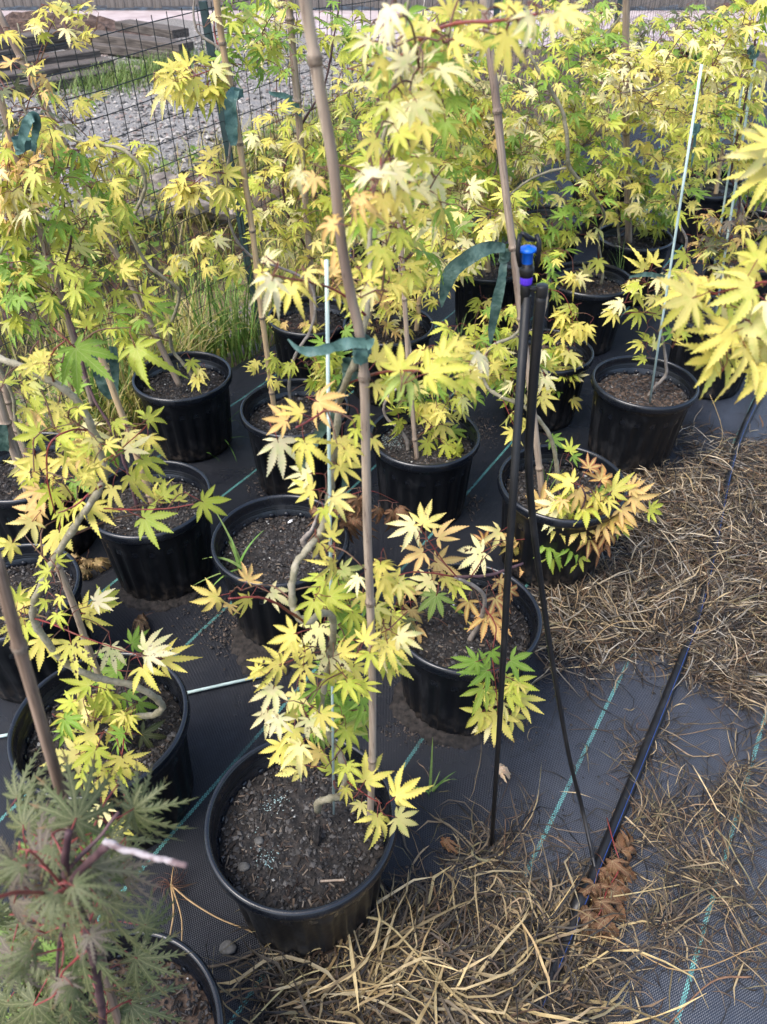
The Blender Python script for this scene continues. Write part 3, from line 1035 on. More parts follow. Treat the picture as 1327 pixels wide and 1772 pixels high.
# ------------------------------------------------------------------ leaves
def maple_leaf(seed, teeth=5, lobes=7, petiole=0.55, mats=None, curl=1.0, fat=1.0):
    """palmate blade, tip along +Y, face +Z, blade base at the origin, central lobe about 1 long; red stalk runs back along -Y"""
    rr = random.Random(seed)
    angs = {7: [0, 40, 80, 122], 5: [0, 46, 96]}[lobes]
    lens = {7: [1.0, .93, .72, .40], 5: [1.0, .85, .52]}[lobes]
    full = []
    for i, (a, l) in enumerate(zip(angs, lens)):
        for s in ((1,) if i == 0 else (1, -1)):
            full.append((s * a + rr.uniform(-5, 5), l * rr.uniform(.92, 1.06)))
    full.sort()
    droop, fold = rr.uniform(.02, .30) * curl, rr.uniform(.12, .36) * curl
    wav = rr.uniform(0, 6)

    def zf(x, y):
        r2 = x * x + y * y
        return -droop * r2 + .03 * curl * math.sin(5 * x + wav) * math.cos(4 * y + wav)
    V, FC, UV = [], [], []

    def addv(x, y, dz, u, t):
        V.append(Vector((x, y, zf(x, y) + dz)))
        UV.append((u, t))
        return len(V) - 1
    n = len(full)
    base = addv(0, 0, -.01, 0, 0)
    sin_ = []
    for i in range(n - 1):
        a = R_((full[i][0] + full[i + 1][0]) / 2)
        r = .25 * min(full[i][1], full[i + 1][1]) * rr.uniform(.9, 1.15) + .035
        sin_.append((a, r))
    ends = [(R_(full[0][0] - 32), .10), (R_(full[-1][0] + 32), .10)]
    sv = [addv(r * math.sin(a), r * math.cos(a), .02, 1, r) for a, r in [ends[0]] + sin_ + [ends[1]]]
    for i, (ad, l) in enumerate(full):
        a = R_(ad)
        bend = rr.uniform(-.10, .10) + (.0 if abs(ad) < 5 else -.10 * math.copysign(1, ad))
        wmax = .132 * l * fat * rr.uniform(.88, 1.12) + .010
        tdr = rr.uniform(-.14, .34) * curl
        d, q = (math.sin(a), math.cos(a)), (math.cos(a), -math.sin(a))
        t0 = (sin_[min(i, n - 2)][1] + sin_[max(i - 1, 0)][1]) / 2 / l
        rows = []
        ts = []
        for k in range(teeth):
            ts.append((t0 + (1 - t0) * (k + .35) / (teeth + .15), 0))
            ts.append((t0 + (1 - t0) * (k + .95) / (teeth + .15), 1))
        for t, odd in ts:
            s = (t - t0) / (1 - t0)
            w = wmax * 1.12 * math.sin(math.pi * (.16 + .60 * s ** .9)) * (1 - s ** 1.5)
            w = max(w, wmax * .30 * (1 - s) ** .8)
            off = bend * (t ** 2) * l
            cx, cy = d[0] * t * l + q[0] * off, d[1] * t * l + q[1] * off
            dz = -tdr * s * s * l
            c = addv(cx, cy, dz - fold * w * .4, 0, t)
            wt = w * (rr.uniform(1.12, 1.26) if not odd else rr.uniform(.74, .84))
            fw = .045 * l if not odd else 0
            lft = addv(cx - q[0] * wt + d[0] * fw, cy - q[1] * wt + d[1] * fw, dz + fold * w, 1, t)
            rgt = addv(cx + q[0] * wt + d[0] * fw, cy + q[1] * wt + d[1] * fw, dz + fold * w, 1, t)
            rows.append((lft, c, rgt))
        off = bend * l
        tip = addv(d[0] * l + q[0] * off, d[1] * l + q[1] * off, -tdr * l, 0, 1)
        FC.append((base, sv[i], rows[0][0], rows[0][1]))
        FC.append((base, rows[0][1], rows[0][2], sv[i + 1]))
        for k in range(len(rows) - 1):
            A, B = rows[k], rows[k + 1]
            FC.append((A[0], B[0], B[1], A[1]))
            FC.append((A[1], B[1], B[2], A[2]))
        A = rows[-1]
        FC.append((A[0], tip, A[1]))
        FC.append((A[1], tip, A[2]))
    FC = [tuple(reversed(f)) for f in FC]
    fm = [0] * len(FC)
    k0 = len(V)
    pv, pf = tube([(0, .03, -.004), (0, -petiole * .35, .02), (rr.uniform(-.06, .06), -petiole * .7, .0), (0, -petiole, -.08)], [.013, .013, .012, .017], 4)
    V += pv
    UV += [(0, 0)] * len(pv)
    FC += [tuple(i + k0 for i in f) for f in pf]
    fm += [1] * len(pf)
    me = mk_mesh('leaf', V, FC, mats or [M['leaf'], M['petiole']], True, fm)
    uvl = me.uv_layers.new(name='uv')
    arr = np.array([UV[l.vertex_index] for l in me.loops], np.float32)
    uvl.data.foreach_set('uv', arr.ravel())
    return me


def lace_leaf(seed):
    """dissected leaf: narrow lobes cut into fine side teeth"""
    rr = random.Random(seed)
    V, FC, UV = [Vector((0, 0, 0))], [], [(0, 0)]
    lob = [(0, 1.0), (28, .97), (-28, .97), (58, .88), (-58, .88), (90, .68), (-90, .68), (125, .45), (-125, .45)]
    droop = rr.uniform(.3, 1.0)

    def P(x, y, dz=0):
        return Vector((x, y, -droop * (x * x + y * y) + dz))
    for a0, l in lob:
        a = R_(a0 + rr.uniform(-6, 6))
        l *= rr.uniform(.9, 1.05)
        d, q = Vector((math.sin(a), math.cos(a), 0)), Vector((math.cos(a), -math.sin(a), 0))
        prev = 0
        N = 8
        for k in range(1, N + 1):
            t = k / N
            c = d * (t * l) + q * (rr.uniform(-.01, .01))
            w = .012 + .085 * l * math.sin(math.pi * min(1, t * .85 + .08)) ** 1.2
            i0 = len(V)
            core = max(.012, .058 * (1 - t * .6) * math.sin(math.pi * min(1, t * .8 + .12)))
            V += [P(c.x, c.y, -.004), P(*(c - q * core).xy), P(*(c + q * core).xy)]
            UV += [(0, t), (.6, t), (.6, t)]
            if k == 1:
                FC += [(0, i0 + 1, i0), (0, i0, i0 + 2)]
            else:
                FC += [(prev, prev + 1, i0 + 1, i0), (prev, i0, i0 + 2, prev + 2)]
            if 1 < k < N:
                for s in (-1, 1):
                    wt = w * rr.uniform(.75, 1.25)
                    tip = c + q * s * (core + wt) + d * (.085 * l)
                    r1 = c + q * s * core * .85 - d * (.060 * l)
                    r2 = c + q * s * core * .85 + d * (.045 * l)
                    j0 = len(V)
                    V += [P(*r1.xy), P(tip.x, tip.y, -.02), P(*r2.xy)]
                    UV += [(.5, t), (1, t), (.5, t)]
                    FC.append((j0, j0 + 1, j0 + 2) if s < 0 else (j0, j0 + 2, j0 + 1))
            prev = i0
        i0 = len(V)
        tip = d * (l * 1.10)
        V.append(P(tip.x, tip.y, -.02))
        UV.append((1, 1))
        FC += [(prev + 1, i0, prev), (prev, i0, prev + 2)]
    FC = [tuple(reversed(f)) for f in FC]
    fm = [0] * len(FC)
    k0 = len(V)
    pv, pf = tube([(0, .04, .0), (0, -.22, .02), (0, -.5, -.06)], [.013, .012, .014], 5)
    V += pv
    UV += [(0, 0)] * len(pv)
    FC += [tuple(i + k0 for i in f) for f in pf]
    fm += [1] * len(pf)
    me = mk_mesh('leaf', V, FC, [M['lace'], M['petiole_bright']], True, fm)
    uvl = me.uv_layers.new(name='uv')
    arr = np.array([UV[l.vertex_index] for l in me.loops], np.float32)
    uvl.data.foreach_set('uv', arr.ravel())
    return me


NEAR = [maple_leaf(100 + i, 9, 7 if i % 5 else 5, .6, None, (1.0, .6, 1.9, 1.2, 2.5)[i % 5]) for i in range(25)]
MIDL = [maple_leaf(200 + i, 6, 7 if i % 4 else 5, .55, None, (1.0, 1.8, .7, 2.3)[i % 4]) for i in range(16)]
FARL = [maple_leaf(300 + i, 3, 7, .5, None, 1.2, 1.08) for i in range(8)]
DRYL = [maple_leaf(400 + i, 3, 7 if i % 2 else 5, .5, [M['dry'], M['twig']], 6.0, 1.3) for i in range(6)]
LACE = [lace_leaf(500 + i) for i in range(8)]

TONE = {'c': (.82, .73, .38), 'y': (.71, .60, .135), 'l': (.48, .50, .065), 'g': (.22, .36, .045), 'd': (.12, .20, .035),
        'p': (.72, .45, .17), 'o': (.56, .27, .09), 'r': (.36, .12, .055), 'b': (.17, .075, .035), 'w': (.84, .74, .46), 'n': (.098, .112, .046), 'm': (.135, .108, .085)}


class Skel:
    """branch points that leaves and twigs may spring from"""
    def __init__(s):
        s.p, s.r = [], []

    def add(s, pts):
        s.p.extend([tuple(q) for q in pts])

    def near(s, q, below=True):
        A = np.array(s.p)
        d = A - np.array(q)
        D = (d ** 2).sum(1)
        if below:
            D = D * (1 + 1.6 * (d[:, 2] > 0.02))
        return Vector(s.p[int(D.argmin())])


def lerp3(a, b, t):
    return tuple(a[i] * (1 - t) + b[i] * t for i in range(3))


def maple(key, name, label, cat, Y, stems, leaves='', clusters=(), seed=1, group='potted Japanese maples', bark='bark', twig='twig', meshset=None, base=None, thin=1.0, lofs=0.0, shrink=1.0):
    """stems: list of (part name, [(px,py,dy,r_mm)...], bark or None); first is the trunk.
    leaves: 'px py size angle tones[;dy cm]' per leaf; clusters: (px,py,rx,ry,n,size,tones,dy,spread)"""
    rr = random.Random(seed * 77 + 5)
    base = base if base is not None else POTS[key] + Vector((0, 0, SOIL_Z))
    t = thing(name, label, cat, base, group)
    sk = Skel()
    for nm, pl, bk in stems:
        P = [tuple(pt(px, py, Y + dy)) + (r * .001,) for px, py, dy, r in pl]
        C = cr(P, 5)
        C = [np.array((c[0] + rr.gauss(0, .12) * min(.005, c[3]), c[1] + rr.gauss(0, .12) * min(.005, c[3]), c[2] + rr.gauss(0, .12) * min(.005, c[3]), c[3])) for c in C]
        # knobbly: small swellings at the nodes
        rad = [max(.0006, (.62 if key == '2' else .76) * c[3] * (1 + .07 * math.sin(i * 1.9 + seed) + (.20 if i % 7 == 3 else 0))) for i, c in enumerate(C)]
        vf = tube([c[:3] for c in C], rad, 9)
        obj(nm, *vf, M[bk or bark], t, True, None, base)
        sk.add([c[:3] for c in C[2:]])
    items = []                                        # px, py, size, angle, tone string, dy, explicit
    for ln in leaves.replace('\n', ',').split(','):
        ln = ln.strip()
        if not ln:
            continue
        w = ln.split()
        dy = float(w[5]) / 100 if len(w) > 5 else (rr.uniform(.03, .12) if w[4] in ('g', 'd', 'lg', 'gl') else rr.uniform(-.06, .05))
        items.append((float(w[0]), float(w[1]), float(w[2]), float(w[3]), w[4], dy, True))
    for c in clusters:
        px, py, rx, ry, n, size, tones, dy, spread = c
        for i in range(int(n * 1.2)):
            a, r = rr.uniform(0, 6.28), math.sqrt(rr.random())
            x, y = px + rx * r * math.cos(a), py + ry * r * math.sin(a)
            d = dy + rr.uniform(-spread, spread)
            tn = rr.choice(tones)
            if d > dy + spread * .4 and rr.random() < .5 and tn in 'cyw':
                tn = 'l'
            items.append((x, y, size * rr.uniform(.75, 1.15), rr.gauss(85, 65), tn, d, False))
    out = []
    for px, py, size, ang, tn, dy, ex in items:
        dp = depth_at(px, py, Y + dy)
        pos = pt(px, py, Y + dy)
        if pos.z < .02:
            continue
        spot = 's' in tn
        tn = tn.replace('s', '') or 'y'
        L_ = size * dp / F / 1.42 * shrink * (1.06 if ex else .95)
        if not ex:
            L_ *= (Y + dy) / Y
        # which way the tip points, then a face turned partly up, partly to the open side
        a = R_(ang + rr.gauss(0, 8 if ex else 5))
        tip = CAM_R * math.cos(a) - CAM_U * math.sin(a)
        nrm = CAM_B * (.75 if ex else .5) + Vector((0, 0, 1)) * (.30 if ex else .55) + Vector((rr.gauss(0, .36), rr.gauss(0, .2), rr.gauss(0, .33)))
        if not ex:
            if Y > 2.3:
                nrm += Vector((0, 0, .55)) - CAM_B * .18
            nrm += Vector((rr.gauss(0, .3), rr.gauss(0, .3), 0))
        nrm.normalize()
        y = (tip - nrm * tip.dot(nrm))
        if y.length < .1:
            continue
        y.normalize()
        x = y.cross(nrm)
        Mx = Matrix((x, y, nrm)).transposed().to_4x4()
        ms = meshset or (NEAR if size > 52 else (MIDL if size > 34 else FARL))
        c1 = TONE[tn[0]]
        c2 = TONE[tn[-1]]
        col = lerp3(c1, c2, rr.random())
        if rr.random() < .4:
            col = lerp3(col, TONE[rr.choice('cyl')] if tn[0] in 'cylw' else col, rr.uniform(.1, .5))
        k = rr.uniform(.86, 1.08)
        col = tuple(min(.9, q * k) for q in col)
        mesh = rr.choice(DRYL) if tn == 'b' else rr.choice(ms)
        out.append((pos, Mx, L_, col, .0 if spot else (1.0 if rr.random() > .06 else .4), mesh))
    out.sort(key=lambda q: q[0].y)                    # the nearest 300 leaves, the ones that show
    out = out[:300]
    out.sort(key=lambda q: (q[0] - sk.near(q[0])).length)
    tw = MB()
    n_parts = 0
    for pos, Mx, L_, col, al, mesh in out:
        o = bpy.data.objects.new('leaf', mesh)
        o.parent = t
        o.location = pos - base
        o.rotation_euler = Mx.to_euler()
        o.scale = (L_ * rr.uniform(.84, 1.08), L_, L_)
        o.color = col + (al,)
        COL.objects.link(o)
        root = pos + (Mx.to_3x3() @ Vector((0, -.56, -.06))) * L_
        a = sk.near(root)
        d = (root - a).length
        if d > .004:
            mid = (a + root) / 2 + Vector((rr.gauss(0, .06), rr.gauss(0, .06), .14)) * d
            C = cr([tuple(a), tuple(mid), tuple(root)], 4 if d > .05 else 2)
            r0 = (.0008 + min(.0035, d * .009)) * thin
            rad = [r0 + (.0007 * thin - r0) * i / (len(C) - 1) for i in range(len(C))]
            tw.add(tube(C, rad, 5, False))
            sk.add(C[1:])
    if tw.v:
        tw.build('twigs', M[twig], t, base, kind='stuff')
    return t

# ------------------------------------------------------------------ the maples
# front tree -----------------------------------------------------------------
T1 = '''
552 1084 85 100 cs 2, 525 1153 78 100 ys, 484 1150 84 165 ys, 473 1191 72 130 c, 512 1202 72 100 y, 463 1232 62 110 c, 481 1243 58 95 w, 535 1245 68 70 c
509 1260 74 100 yc, 555 1235 62 40 y, 573 1127 78 95 cs, 612 1153 78 100 y, 576 971 72 90 y, 553 940 58 60 y, 468 1025 64 20 c, 430 1035 58 150 yp, 376 1032 68 165 yp
397 1045 48 110 p, 427 1004 48 -60 p, 571 1032 72 20 l, 543 1040 64 100 l, 591 986 66 30 lg, 586 1058 66 20 g, 599 1089 66 30 g, 560 1048 64 -90 l, 509 1097 72 180 y
507 1114 58 120 ys, 630 1109 58 -60 y, 658 1109 74 90 c, 663 1007 74 60 y, 658 976 64 100 y, 620 1000 48 130 c, 670 1112 76 80 y, 675 1148 66 40 y, 668 997 72 70 y, 690 1100 64 20 yc
599 1232 72 90 g, 586 1212 68 -90 g, 571 1168 62 90 l, 627 1207 58 60 g, 599 1263 62 80 l, 566 1186 62 60 g, 548 1191 58 120 g, 625 1186 54 30 l, 610 1060 60 60 lg, 560 1005 60 140 lg
525 1323 88 190 ys, 553 1302 62 150 yp, 576 1333 68 -100 lg, 599 1325 54 80 l, 632 1351 78 -50 y, 686 1377 78 -30 y -8, 653 1413 72 100 y -8, 686 1415 78 25 y -8, 597 1364 38 90 y, 625 1390 40 110 y
550 695 88 20 p, 520 715 64 200 yp, 494 728 58 180 p, 481 764 88 70 w, 527 764 84 60 yp, 591 759 74 80 y, 586 805 68 40 y, 535 820 64 180 c, 540 848 58 180 y, 576 861 62 20 y, 573 930 58 -60 y
614 743 44 100 l, 650 626 78 -60 y, 648 664 64 60 y, 645 759 48 60 y, 622 720 46 70 l, 600 780 52 30 y, 560 880 46 70 l
739 646 108 -18 yl -12, 693 641 84 -90 yl -8, 703 649 84 90 lg -6, 814 646 66 100 y, 824 613 68 30 w, 803 656 58 90 l, 765 620 74 -60 yl -8, 790 600 60 -30 y, 680 660 60 120 l
490 1290 64 120 y, 500 1235 60 60 y, 520 1290 70 110 cy, 448 1160 44 200 y, 590 1130 64 -20 yl, 600 1180 58 60 l, 540 1130 56 160 yl, 640 1130 56 100 l, 690 1010 60 40 y, 650 1050 56 60 yl
675 15 78 100 w -8, 675 41 74 110 c -6, 706 110 78 -140 c, 752 92 68 -150 c, 760 120 92 30 c, 721 177 78 60 w, 701 195 68 110 c, 729 215 78 110 y, 724 274 74 60 yl, 675 287 68 80 w
675 177 64 90 l, 778 26 78 -90 y, 785 69 84 20 y, 878 59 98 100 yl -10, 916 28 74 90 c -10, 950 28 84 60 c -10, 970 20 84 30 y -10, 888 20 64 -100 y -8, 819 8 64 60 y, 850 70 60 160 lg
680 295 70 60 c -6, 698 329 70 70 y -4, 663 341 80 80 yp -4, 645 306 90 -100 w -10, 622 339 70 90 p -6, 620 375 72 60 l, 579 388 68 190 p, 576 475 62 -90 p, 637 485 78 -70 y, 645 505 62 180 c
471 485 84 100 w -6, 453 470 64 130 y -4, 504 493 78 100 y, 461 452 52 -60 c, 545 306 58 120 p, 520 298 58 150 c, 585 500 56 60 y, 530 470 50 40 y, 660 430 70 100 yl, 690 400 66 60 l
650 240 66 120 y, 690 230 66 60 yl, 660 130 64 150 cy, 700 60 66 -60 yl, 740 40 60 120 y, 640 70 60 140 wc, 655 100 66 60 y, 740 150 60 -20 lg, 780 170 64 40 lg, 770 210 60 80 lg
'''
maple('1', 'maple_tree', 'tallest wavy stemmed yellow maple tied to the front bamboo cane', 'tree', .75, [
    ('trunk', [(549, 1402, .02, 9), (552, 1388, .0, 9), (570, 1382, -.01, 8.5), (589, 1377, 0, 8.5), (598, 1345, .01, 8), (589, 1307, .02, 8), (576, 1284, .03, 7.5), (560, 1250, .04, 7.5), (556, 1219, .04, 7), (561, 1186, .03, 7), (572, 1130, .02, 7), (577, 1096, .0, 6.5), (574, 1066, -.02, 6.5), (555, 1062, -.04, 6.5), (535, 1075, -.05, 6.5),
               (514, 1066, -.05, 6.5), (506, 1040, -.04, 6.5), (507, 994, -.03, 6.2), (518, 966, -.01, 6), (536, 944, .0, 6), (556, 920, .03, 6), (568, 870, .04, 6), (575, 820, .05, 6), (583, 733, .05, 5.6), (586, 700, .05, 5.5), (596, 667, .03, 5.2), (614, 626, .01, 5),
               (632, 560, .05, 4.2), (640, 480, .08, 4), (640, 400, .10, 3.6), (650, 300, .12, 3.4), (672, 200, .14, 3), (690, 100, .16, 2.6), (705, 20, .16, 2.2), (715, -60, .16, 1.6)], None),
    ('branch', [(530, 1078, -.05, 2.6), (500, 1058, -.08, 2.4), (470, 1040, -.10, 2.0), (440, 1033, -.11, 1.7), (395, 1036, -.12, 1.2)], 'petiole'),
    ('branch', [(597, 1350, .01, 2.0), (615, 1362, -.02, 1.8), (640, 1380, -.04, 1.5), (660, 1390, -.05, 1.2)], 'petiole'),
    ('branch', [(586, 700, .05, 2.2), (570, 705, .0, 1.8), (540, 725, -.03, 1.5), (512, 740, -.05, 1.2)], 'petiole_bright'),
    ('branch', [(600, 665, .03, 2.0), (640, 650, .0, 1.8), (680, 642, -.06, 1.6), (735, 642, -.10, 1.3), (790, 640, -.06, 1.0)], 'petiole'),
    ('branch', [(632, 545, .05, 2.2), (590, 508, .03, 1.8), (545, 490, .0, 1.5), (500, 482, -.03, 1.2), (465, 475, -.05, .9)], 'petiole_bright'),
    ('branch', [(690, 100, .16, 2.4), (740, 60, .08, 2.2), (790, 40, .02, 2.0), (860, 36, -.06, 1.8), (930, 24, -.09, 1.4)], 'petiole_bright'),
    ('branch', [(585, 1110, .02, 1.8), (610, 1108, .01, 1.5), (640, 1102, .0, 1.2), (672, 1090, -.01, 1)], 'petiole'),
    ('branch', [(660, 270, .13, 1.8), (655, 310, .06, 1.5), (640, 330, .0, 1.2)], 'petiole_bright'),
], T1, [(700, 130, 75, 130, 40, 64, 'ylgcc', .14, .09), (690, 360, 80, 120, 34, 60, 'ylgc', .2, .1), (640, 470, 70, 60, 10, 54, 'yl', .16, .06), (650, 1060, 45, 110, 14, 56, 'ylgy', .06, .05),
        (580, 1210, 60, 70, 16, 58, 'gld', .09, .03), (830, 60, 80, 60, 10, 56, 'ylg', .1, .05), (590, 1040, 45, 60, 8, 56, 'lg', .08, .03)], seed=1)

# left S-bent tree -------------------------------------------------------------
T2 = '''
146 1061 78 -20 y, 164 1040 58 -30 w, 177 1038 52 -20 l, 73 1107 74 90 y, 123 1114 88 80 ys, 192 1120 64 80 cs, 251 1125 74 -40 c, 256 1135 64 -10 w, 246 1155 74 60 y, 284 1140 74 0 y
228 1114 58 -30 g, 205 1160 74 190 g, 154 1186 68 -170 l, 177 1207 68 90 l, 210 1242 74 120 y, 143 1217 64 160 y, 149 1237 62 200 ys, 164 1271 84 160 ys, 238 1217 62 60 g, 246 1271 76 20 n, 192 1281 72 90 g
28 1053 74 -60 y, 44 1084 64 60 l, 31 1073 62 120 ys, 212 1311 88 80 ys -19, 186 1337 74 110 ys -19, 132 1306 78 160 y -19, 166 1297 74 120 l -19, 175 1397 54 80 c -19, 198 1429 62 60 y -19, 178 1470 54 100 c -19
67 613 64 80 y -4, 131 603 112 40 gl -6, 120 612 70 130 g -4, 233 600 94 70 gl -6, 110 646 46 90 g, 67 749 74 170 l, 108 754 58 60 l, 61 792 78 90 y, 113 795 64 90 y, 164 797 64 100 yl, 218 779 74 -20 yc
246 795 68 20 l, 225 823 78 40 y, 195 843 78 100 y, 154 877 84 50 y, 67 884 74 150 p, 69 849 64 120 p, 102 920 98 70 y, 56 902 64 120 y, 249 897 88 50 gl -6, 282 859 54 -60 l, 310 866 44 -60 y
254 726 64 -50 l, 223 749 54 80 y, 256 756 54 90 y, 350 868 78 20 gl -6, 150 735 64 90 c, 143 767 64 110 p, 187 777 74 100 g, 131 677 58 20 g, 100 700 60 100 y, 55 660 50 60 l, 200 730 50 60 l
20 940 62 150 y, 30 1040 52 -80 l, 90 850 56 100 l, 130 830 56 60 g, 110 880 60 120 yl, 176 1180 60 40 l, 120 1260 60 140 yl, 220 1200 50 60 g, 200 1240 60 100 g, 160 1240 60 60 gl, 200 1330 60 70 l -19, 150 1340 60 120 l -19
'''
maple('2', 'maple_tree', 'thick grey green S-bent maple stem rising across the left edge with big green star leaves', 'tree', .96, [
    ('trunk', [(205, 1262, .02, 11), (212, 1248, .02, 11), (240, 1240, 0, 11), (266, 1237, -.01, 11), (281, 1224, -.01, 11), (268, 1206, -.02, 11), (232, 1187, -.03, 10.5), (190, 1178, -.04, 10.5), (154, 1168, -.05, 10.5), (115, 1148, -.05, 10.5), (77, 1104, -.05, 10), (57, 1068, -.05, 10), (64, 1030, -.05, 9.5), (85, 986, -.05, 9.5), (104, 950, -.05, 9.2), (140, 895, -.05, 9),
               (170, 850, -.05, 8.8), (181, 825, -.05, 8.8), (175, 785, -.05, 8.6), (150, 720, -.05, 8.4), (120, 680, -.05, 8.2), (88, 660, -.05, 8), (40, 635, -.04, 8), (0, 620, -.03, 7.6), (-60, 590, 0, 7)], None),
    ('branch', [(58, 1070, -.05, 2.6), (85, 1078, -.08, 2.3), (125, 1095, -.10, 2.0), (180, 1115, -.11, 1.6), (245, 1135, -.12, 1.2)], 'petiole'),
    ('branch', [(93, 662, -.05, 3.0), (84, 630, -.08, 2.4), (95, 605, -.10, 1.8), (112, 590, -.10, 1.4)], 'petiole'),
    ('branch', [(178, 840, -.05, 2.8), (160, 850, -.08, 2.4), (130, 875, -.10, 2), (100, 888, -.11, 1.6)], 'petiole'),
    ('branch', [(155, 745, -.05, 2.6), (120, 745, -.08, 2.2), (85, 770, -.1, 2), (82, 830, -.11, 1.8), (96, 890, -.12, 1.5)], 'petiole'),
    ('branch', [(180, 880, -.05, 2.0), (230, 882, -.09, 1.8), (290, 880, -.11, 1.4), (335, 872, -.12, 1)], 'petiole'),
    ('branch', [(178, 800, -.05, 2), (205, 780, -.09, 1.6), (240, 750, -.11, 1.2), (255, 735, -.12, .9)], 'petiole'),
    ('branch', [(225, 1242, .0, 2.6), (215, 1275, -.05, 2.3), (212, 1300, -.08, 2), (200, 1360, -.12, 1.6), (196, 1420, -.14, 1.2)], 'petiole'),
], T2, [(170, 1250, 60, 60, 14, 58, 'glyl', .0, .05), (120, 800, 90, 80, 14, 54, 'ylg', .02, .06), (150, 770, 45, 80, 9, 54, 'yly', -.1, .03), (90, 1010, 40, 60, 5, 52, 'yl', -.09, .03), (60, 650, 70, 25, 7, 52, 'yly', -.09, .03)], seed=2)

# low peach tinted tree --------------------------------------------------------
T3 = '''
716 909 64 150 c, 757 930 78 -20 cp, 732 907 68 -60 cp, 732 956 68 160 pn, 755 973 78 20 pn, 834 956 84 170 cs, 745 1004 58 160 c, 755 1030 64 100 gn, 706 1027 48 -60 p, 698 1040 48 170 p, 711 1055 54 100 pn
719 1084 58 100 p, 683 1061 44 90 l, 865 1004 58 80 o, 857 1035 72 60 or, 844 1066 78 80 po, 827 1091 84 110 yp, 811 1040 58 100 go, 806 1068 58 180 g, 824 1145 64 170 g -25, 844 1160 72 160 g -25, 883 1143 68 20 g -25
837 1191 72 110 lg -25, 890 1178 62 30 l -25, 898 1209 72 40 y -25, 860 1235 82 100 y -25, 834 1232 62 140 l -25, 878 1194 62 60 l -25, 885 1237 62 60 y -25, 850 1245 62 100 yc -25, 862 1091 58 60 g, 850 1127 54 60 g -25, 700 1070 48 80 n, 770 1000 56 30 lp
790 1010 50 60 l, 880 1020 54 30 or, 820 1060 52 -40 g, 868 1215 60 120 yc -25
'''
maple('3', 'maple_tree', 'low maple with peach and orange tinged leaves bending over the dirt ringed pot', 'tree', 1.26, [
    ('trunk', [(774, 1150, -.02, 12), (790, 1134, -.02, 11), (806, 1118, -.02, 10), (826, 1085, -.03, 8), (838, 1050, -.05, 6.5), (834, 1026, -.06, 6), (809, 1008, -.07, 5.6), (786, 998, -.08, 5)], 'bark_grey'),
    ('branch', [(786, 998, -.08, 4.6), (819, 998, -.06, 4.6), (855, 993, -.04, 4.5), (880, 984, -.02, 4.2), (905, 975, .0, 4)], 'bark_dark'),
    ('branch', [(786, 998, -.08, 2.6), (750, 992, -.10, 2.2), (715, 990, -.11, 1.8), (690, 995, -.12, 1.2)], 'petiole'),
    ('branch', [(790, 998, -.08, 2.2), (770, 975, -.08, 1.8), (745, 940, -.08, 1.4), (728, 915, -.08, 1)], 'petiole'),
    ('branch', [(815, 998, -.07, 2.0), (830, 975, -.08, 1.6), (836, 962, -.09, 1)], 'petiole'),
    ('branch', [(838, 1050, -.05, 2.4), (858, 1085, -.14, 2), (852, 1130, -.23, 1.7), (858, 1190, -.26, 1.4), (862, 1230, -.28, 1)], 'petiole'),
], T3, [(860, 1200, 40, 50, 8, 52, 'lyg', -.23, .03)], seed=3, bark='twig')

T4 = '''
865 920 64 170 cp -10, 837 938 44 -60 or -10, 916 956 68 110 po -10, 937 979 74 60 op -10, 950 940 68 80 gl -15, 967 876 74 160 c -15, 937 876 64 -90 p -10, 1019 810 48 -60 r -15, 989 835 64 200 y -15, 1059 850 64 -40 yl -15, 1094 860 64 10 py -15, 1014 875 64 90 l -15
1124 880 44 20 l -15, 974 885 68 150 c -15, 1040 900 62 60 p -15, 1020 930 62 100 rb -15, 990 940 54 120 g -15, 955 955 54 100 gl -15, 1000 850 60 60 yp -15, 1040 830 60 -80 o -15, 1075 880 60 40 p -15, 1050 920 56 80 or -15, 1005 905 60 120 yp -15, 960 905 56 60 yl -15
1090 845 50 -20 p -15, 1030 860 56 30 y -15, 985 865 56 130 l -15, 1060 895 60 60 yo -15, 900 930 56 160 p -10, 888 940 52 120 pl -10, 1000 960 50 100 l -15, 1025 890 50 -50 br -15, 1040 925 46 70 b -15, 1055 905 44 60 b -15
955 760 44 40 g, 990 790 38 20 g, 985 780 40 -60 l
'''
